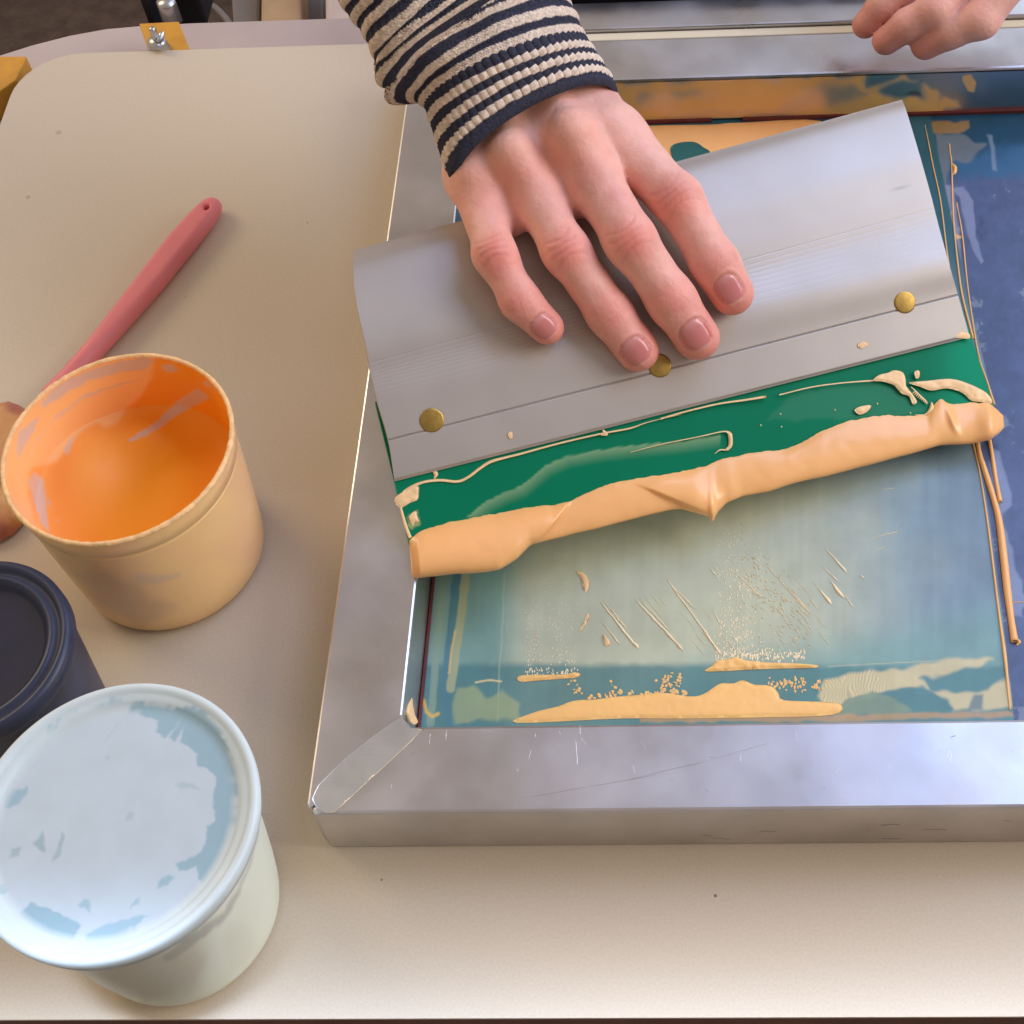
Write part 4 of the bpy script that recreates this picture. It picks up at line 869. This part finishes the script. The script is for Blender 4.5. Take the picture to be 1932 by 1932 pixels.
for fg in fingers:
    j, r = fg['j'], fg['r']; k3 = 1 if fg['n'] != 'little' else 0
    ax1 = (j[1]-j[0])/np.linalg.norm(j[1]-j[0]); ax2 = (j[2]-j[1])/np.linalg.norm(j[2]-j[1]); ax3 = (j[3]-j[2])/np.linalg.norm(j[3]-j[2])
    g1 = gauss(j[1]+(EYE-j[1])/np.linalg.norm(EYE-j[1])*r[1], .0065); col = blend(col, np.clip(g1*.7, 0, 1), red)
    g2 = gauss(j[2]+(EYE-j[2])/np.linalg.norm(EYE-j[2])*r[2], .0055); col = blend(col, np.clip(g2*.42, 0, 1), red)
    g3 = gauss(j[3]+ax3*r[3]*.3, .010); col = blend(col, np.clip(g3*.75, 0, 1), (.70, .20, .15))
    # curved creases over the middle joint
    am = (ax1+ax2)/2; am /= np.linalg.norm(am); view = (EYE-j[1])/np.linalg.norm(EYE-j[1]); sd = np.cross(am, view); sd /= np.linalg.norm(sd)
    s = (V-j[1])@am; b = (V-j[1])@sd; near = gauss(j[1], .010)*(facing > 0)
    for o_, cv, dpt in ((-.0036, 60, .00045), (-.0012, 18, .0004), (.0010, -12, .00045), (.0034, -60, .0004)):
        L = s-o_-cv*b*b*np.sign(1)*(-1)+.0003*noise3(V, 400, 5); e = np.exp(-(L/.00042)**2)*near*1.3*(np.abs(b) < r[1]*.75); disp -= dpt*np.clip(e, 0, 1); col = blend(col, np.clip(e, 0, 1)*.35, (.50, .16, .12))
    a2 = (ax2+ax3)/2; a2 /= np.linalg.norm(a2); sd2 = np.cross(a2, view); sd2 /= np.linalg.norm(sd2); s = (V-j[2])@a2; b = (V-j[2])@sd2; near = gauss(j[2], .007)*(facing > 0)
    for o_ in (-.0016, .0002, .0018):
        e = np.exp(-((s-o_+.0003*noise3(V, 300, 6))/.00040)**2)*near*1.2; disp -= .0003*np.clip(e, 0, 1); col = blend(col, np.clip(e, 0, 1)*.25, (.52, .17, .13))
    # nail
    (nx_, ny_), _, wN, lN, _ = naildef[fg['n']]
    d = rays(np.array(float(nx_)), np.array(float(ny_))); dn = d/np.linalg.norm(d)
    tc = ((V-EYE)@dn); dist = np.linalg.norm((V-EYE)-tc[:, None]*dn, axis=1); cand = (dist < .0015) & (facing > 0); i0 = np.where(cand)[0][np.argmin(tc[cand])]
    Cn = V[i0]; nn = N_[np.linalg.norm(V-Cn, axis=1) < .003].mean(0); nn /= np.linalg.norm(nn)
    a = ax3-nn*(ax3@nn); a /= np.linalg.norm(a); b_ = np.cross(nn, a)
    u = ((V-Cn)@b_)/wN; v = ((V-Cn)@a)/lN; hgt = (V-Cn)@nn
    sup = (np.abs(u)**2.6+np.abs(v)**2.4)**(1/2.5); okn = (hgt > -.0045) & (np.linalg.norm(V-Cn, axis=1) < .012)
    q = np.where(okn, sup, 9)
    disp += .00030*(1-sstep(.82, .95, q)); disp -= .00045*np.exp(-((q-1.02)/.07)**2)*(v < .75); disp += .0003*np.exp(-((q-1.22)/.12)**2)*(v < .5)
    nm = 1-sstep(.93, 1.0, q); nailmask = np.maximum(nailmask, nm)
    col = blend(col, nm, (.60, .20, .18)); col = blend(col, nm*np.exp(-((v+.9)/.35)**2)*.35, (.75, .45, .40))
    col = blend(col, nm*sstep(.74, .92, v)*.7, (.80, .52, .42)); col = blend(col, np.exp(-((q-1.04)/.06)**2)*.55*(v < .7), (.50, .13, .10))
for (a, b, zz, s_, k) in ((894, 322, .079, .007, .25), (964, 283, .087, .008, .28), (1077, 246, .093, .009, .32)):
    gk = gauss(J(a, b, zz), s_); col = blend(col, gk*.5, (.80, .52, .36))
    gk = gauss(J(a+5, b+35, zz-.006), s_*1.1); col = blend(col, gk*.35, red)
# little red nick beside the middle nail
col = blend(col, np.clip(stroke(px, py, [(1327, 613), (1336, 622), (1343, 633)], 2.5, 1.5), 0, 1)*.8*(facing > 0), (.50, .06, .05))
disp += .00025*noise3(V, 150, 9)*(1-nailmask)
V = V+N_*disp[:, None]
fm = (nailmask[Fq].min(1) > .5).astype(int)
HV, HF_, HCOL, HM = V, Fq, col, fm
# the other hand: four relaxed fingers entering at the upper right
f2 = [([J(1760, -85, .062), J(1705, -25, .060), J(1632, 48, .044)], [.0085, .0074, .0060]),
      ([J(1850, -60, .070), J(1765, 18, .062), J(1671, 78, .044)], [.0088, .0076, .0062]),
      ([J(1915, -50, .074), J(1850, 38, .062), J(1745, 86, .046)], [.0088, .0080, .0064]),
      ([J(1710, -170, .066), J(1650, -110, .060), J(1600, -40, .046)], [.008, .0072, .006])]
def hand2_fn(p):
    fin = None
    for j, r in f2:
        q = cone(p, j[0], j[1], r[0], r[1]); e = j[2]; m_ = .45*j[1]+.55*e+np.array([0, 0, .0015])
        q = smin(q, cone(p, j[1], m_, r[1], (r[1]+r[2])/2), .003); q = smin(q, cone(p, m_, e, (r[1]+r[2])/2, r[2]), .003)
        fin = q if fin is None else smin(fin, q, .0010)
    pc = J(1960, -210, .085); palm = None
    for j, r in f2:
        q = cone(p, j[0], pc+.35*(j[0]-pc), r[0]*1.1, .013); palm = q if palm is None else smin(palm, q, .012)
    palm = smin(palm, cone(p, pc, J(2060, -330, .11), .020, .024), .015)
    return smin(palm, fin, .003)
a2 = np.vstack([np.array(j) for j, r in f2]+[J(2000, -300, .10)[None]]); lo = a2.min(0)-.045; hi = a2.max(0)+.06
V, Fq = surface_nets(hand2_fn, lo, hi, .0012); V = relax(V, Fq, 3)
N2 = vnormals(V, Fq)
if ((V-V.mean(0))*N2).sum() < 0: Fq = Fq[:, ::-1]
col2 = np.tile(np.array([.78, .42, .33]), (len(V), 1))
for j, r in f2: col2 = blend(col2, np.clip(np.exp(-((V-j[2])**2).sum(1)/(2*.008**2))*.8, 0, 1), (.60, .20, .15))
col2 = blend(col2, np.clip(.4*noise3(V, 100, 3)+.1, 0, 1), (.62, .28, .22))
person = thing('person', 'person in a striped knit sleeve pressing one hand on the squeegee handle', 'person')
mesh_obj('hand', HV, HF_, None, person, col=HCOL, mats=[M_skin, M_nail], fmat=HM)['label'] = 'hand spread over the squeegee handle'
mesh_obj('hand', V, Fq, None, person, col=col2, mats=[M_skin, M_nail])['label'] = 'relaxed hand hovering over the far rail'

# sleeve: rings given by left edge, crown, right edge; v = distance along the arm in stripe units
rings = [(0.0, (856, 338), (1010, 186), (1160, 180), .072, .0205), (.95, (812, 200), (957, 103), (1102, 84), .086, .024), (1.28, (786, 180), (935, 68), (1087, 50), .090, .025), (1.61, (752, 172), (905, 31), (1068, 20), .095, .026),
         (1.95, (735, 164), (890, 16), (1055, -20), .101, .0255), (2.27, (721, 140), (872, 0), (1045, -60), .106, .027), (2.6, (712, 112), (858, -26), (1030, -110), .111, .029), (3.1, (687, 52), (832, -95), (1000, -180), .119, .030), (3.6, (650, 0), (795, -150), (960, -245), .127, .031), (5.2, (560, -150), (705, -290), (870, -400), .150, .034), (7, (450, -330), (600, -470), (760, -590), .18, .036)]
rv = np.array([r[0] for r in rings]); nvv, nth = 620, 520
vv = np.concatenate([np.linspace(0, 3.9, 500), np.linspace(3.92, 7, 120)]); thz = np.linspace(0, 2*math.pi, nth, endpoint=False)
def smooth_interp(x, xs, ys):
    ys = np.asarray(ys, float); y = np.stack([np.interp(x, xs, ys[:, i]) for i in range(ys.shape[1])], 1)
    k = 31; kern = np.hanning(k); kern /= kern.sum(); pad = k//2
    return np.stack([np.convolve(np.concatenate([2*y[0, i]-y[1:pad+1, i][::-1], y[:, i], 2*y[-1, i]-y[-pad-1:-1, i][::-1]]), kern, 'valid') for i in range(y.shape[1])], 1)
Lp = np.array([A3((*r[1], r[4]+.026)) for r in rings]); Rp = np.array([A3((*r[3], r[4]+.024)) for r in rings]); Mp = np.array([A3((*r[2], r[4]+r[5]+.027)) for r in rings])
Li, Ri, Mi = (smooth_interp(vv, rv, a) for a in (Lp, Rp, Mp)); Ci = .5*(Li+Ri)
cs, sn = np.cos(thz), np.sin(thz); sn_ = np.where(sn > 0, sn, sn*.75)
ctr = Ci[:, None]; e1 = ((Ri-Li)/2)[:, None]; e2 = (Mi-Ci)[:, None]
V = ctr+e1*cs[None, :, None]+e2*sn_[None, :, None]
nrm = V-ctr; nrm /= np.linalg.norm(nrm, axis=2)[..., None]
v2 = vv[:, None]+0*thz[None]; t2 = thz[None]+0*vv[:, None]
disp = np.zeros(v2.shape)
nrib = 62; rib = np.cos(t2*nrib); inc = 1-sstep(.98, 1.06, v2); disp += .00055*rib*inc*sstep(.14, .18, v2)
bands = [(0, .185, 0), (.185, .29, 1), (.29, .465, 0), (.465, .57, 1), (.57, .74, 0), (.74, .845, 1), (.845, 1.03, 0)]
cream = np.zeros(v2.shape)
wv = v2+.006*np.sign(rib)*inc+.012*noise2(t2*9, v2*6, 1.3, 2)
for a, b, c in bands:
    if c: cream = np.maximum(cream, sstep(a-.008, a+.008, wv)*(1-sstep(b-.008, b+.008, wv)))
cream = np.where(v2 < 1.03, cream*(sstep(-.55, -.25, rib)*.9+.1), cream)
ph = ((wv-1.03) % .27)/.27; up2 = sstep(0, .05, ph)*(1-sstep(.38, .43, ph)); cream = np.where(v2 >= 1.03, up2, cream)
for a, b, c in bands:   # rows bulge a little
    disp += (.0005 if c else 0)*np.exp(-((v2-(a+b)/2)/.06)**2)
disp += .0004*np.cos(2*math.pi*(ph-.28))*(v2 > 1.03)
# fold: a deep diagonal crease, with a pouch hanging below it on the little-finger side
sidew = np.clip((t2-math.pi*.30)/(math.pi*.5), 0, 1)*(t2 < math.pi*1.35)
fc = 1.93+.35*(1-sidew)*0+.10*np.sin(t2*2); disp -= .0050*np.exp(-((v2-fc)/.085)**2)*(.35+.65*sidew)*(t2 < math.pi*1.5)*(np.sin(t2) > -.8)
disp += .0030*np.exp(-((v2-fc+.30)/.16)**2)*sidew*(t2 < 4.4)
disp += .0035*np.exp(-((v2-fc-.30)/.2)**2)*(.3+.7*(1-sidew))
disp += -.002*np.exp(-((v2-2.75-.25*np.cos(t2))/.10)**2)*(np.sin(t2) > 0)
disp += .0012*noise2(t2*2.5, v2*1.6, 1, 5)*sstep(1, 1.5, v2)
# knitted stitches
disp += .00022*np.sin(t2*190)*np.sin(v2*150+np.abs(np.sin(t2*95))*2)*(v2 > 1.03)
disp += -.0016*(1-sstep(0, .03, v2))
V = V+nrm*disp[..., None]
Vf = V.transpose(1, 0, 2).reshape(-1, 3)
creamc = np.array([.72, .58, .45]); navyc = np.array([.042, .043, .062])
cm = cream.T.reshape(-1); fleck = noise3(Vf, 1500, 4)
col = navyc*(1-cm[:, None])+creamc*cm[:, None]; col = col*(1+.18*fleck)[:, None]
sl = mesh_obj('sleeve', Vf, grid_faces(nth, len(vv), True), M_knit, person, col=col); sl['label'] = 'navy and cream striped knit sleeve with a ribbed cuff'
sol = sl.modifiers.new('t', 'SOLIDIFY'); sol.thickness = .0016; sol.offset = -1

# ------------------------------------------------------------------ things behind the board, upper left
yc_ = thing('yellow_bracket', 'yellow steel bracket with a wing nut behind the cream board', 'bracket', 'yellow press brackets')
zq = -.004
def qprism(name, P, z0, z1, m, parent, bev=.0006):
    pts = [A3((p[0], p[1], z1)) for p in P]; return prism(name, [(p[0], p[1]) for p in pts], z0, z1, m, parent, bev)
qprism('plate', [(283, 105), (262, 44), (337, 40), (362, 104)], zb+.001, -.004, M_yellow, yc_)
bc = A3((298, 84, 0))
lathe('bolt', [(0, .014), (.0012, .014), (.0017, .013), (.0017, 0)][::-1], (bc[0], bc[1], -.003), M_steel, yc_, 20)
wnut = lathe('wing_nut', [(0, .007), (.0045, .007), (.0052, .004), (.0062, .0)][::-1], (bc[0], bc[1], -.0035), M_steel, yc_, 6)
wn = [A3((p[0], p[1], .004)) for p in ((297, 82), (303, 74), (306, 62))]
tube('nut_wing', wn, [.0015, .0017, .0012], M_steel, wnut)
wn = [A3((p[0], p[1], .003)) for p in ((300, 88), (308, 90), (313, 85))]
tube('nut_wing', wn, [.0015, .0017, .0012], M_steel, wnut)
y2 = qprism('yellow_bracket', [(-40, 106), (50, 106), (30, 150), (-40, 200)], zb+.001, -.006, M_yellow, None); tag(y2, 'yellow steel bracket under the rounded far left corner of the cream board', 'bracket', 'yellow press brackets')
post = thing('press_arm', 'black press arm with a steel stud behind the yellow bracket', 'arm')
p0 = A3((330, -12, -.03)); box('arm_beam', p0[0]-.012, p0[0]+.014, p0[1]-.004, p0[1]+.10, -.05, -.012, M_black, post, .002)
p1 = A3((318, 18, -.02)); lathe('stud', [(0, .010), (.005, .010), (.0056, .008), (.0056, -.004)][::-1], (p1[0], p1[1], -.024), M_steel, post, 6)
p2 = A3((290, 10, -.03)); box('arm_flange', p2[0]-.002, p2[0]+.002, p2[1]-.010, p2[1]+.05, -.06, -.012, M_black, post, .0005)
cb = cr([(360, -30), (385, 2), (410, 18), (432, 44), (440, 70)], 8); P = at(cb[:, 0], cb[:, 1], -.20)
tag(tube('cable', P, .0025, M_grey), 'thin grey cable curving down behind the boards', 'cable')
def farbox(name, P, z, m, label, cat, h=.2):
    pts = [A3((p[0], p[1], z)) for p in P]; o = prism(name, [(p[0], p[1]) for p in pts], z-h, z, m, None, .003); return tag(o, label, cat)
farbox('storage_tub', [(440, 60), (432, -60), (492, -60), (490, 60)], -.35, M_grey, 'dark grey tub on the floor beside the cardboard box', 'tub')
farbox('cardboard_box', [(491, 70), (493, -80), (566, -80), (570, 70)], -.33, M_card, 'tan cardboard box on the floor behind the rear board', 'box')
farbox('floor_case', [(572, 70), (568, -80), (610, -80), (612, 70)], -.36, M_grey, 'brownish grey case on the floor between the box and the sleeve', 'case')
farbox('pale_panel', [(614, 90), (612, -90), (720, -90), (722, 90)], -.30, M_lam2, 'pale mauve panel standing behind the striped sleeve', 'panel')
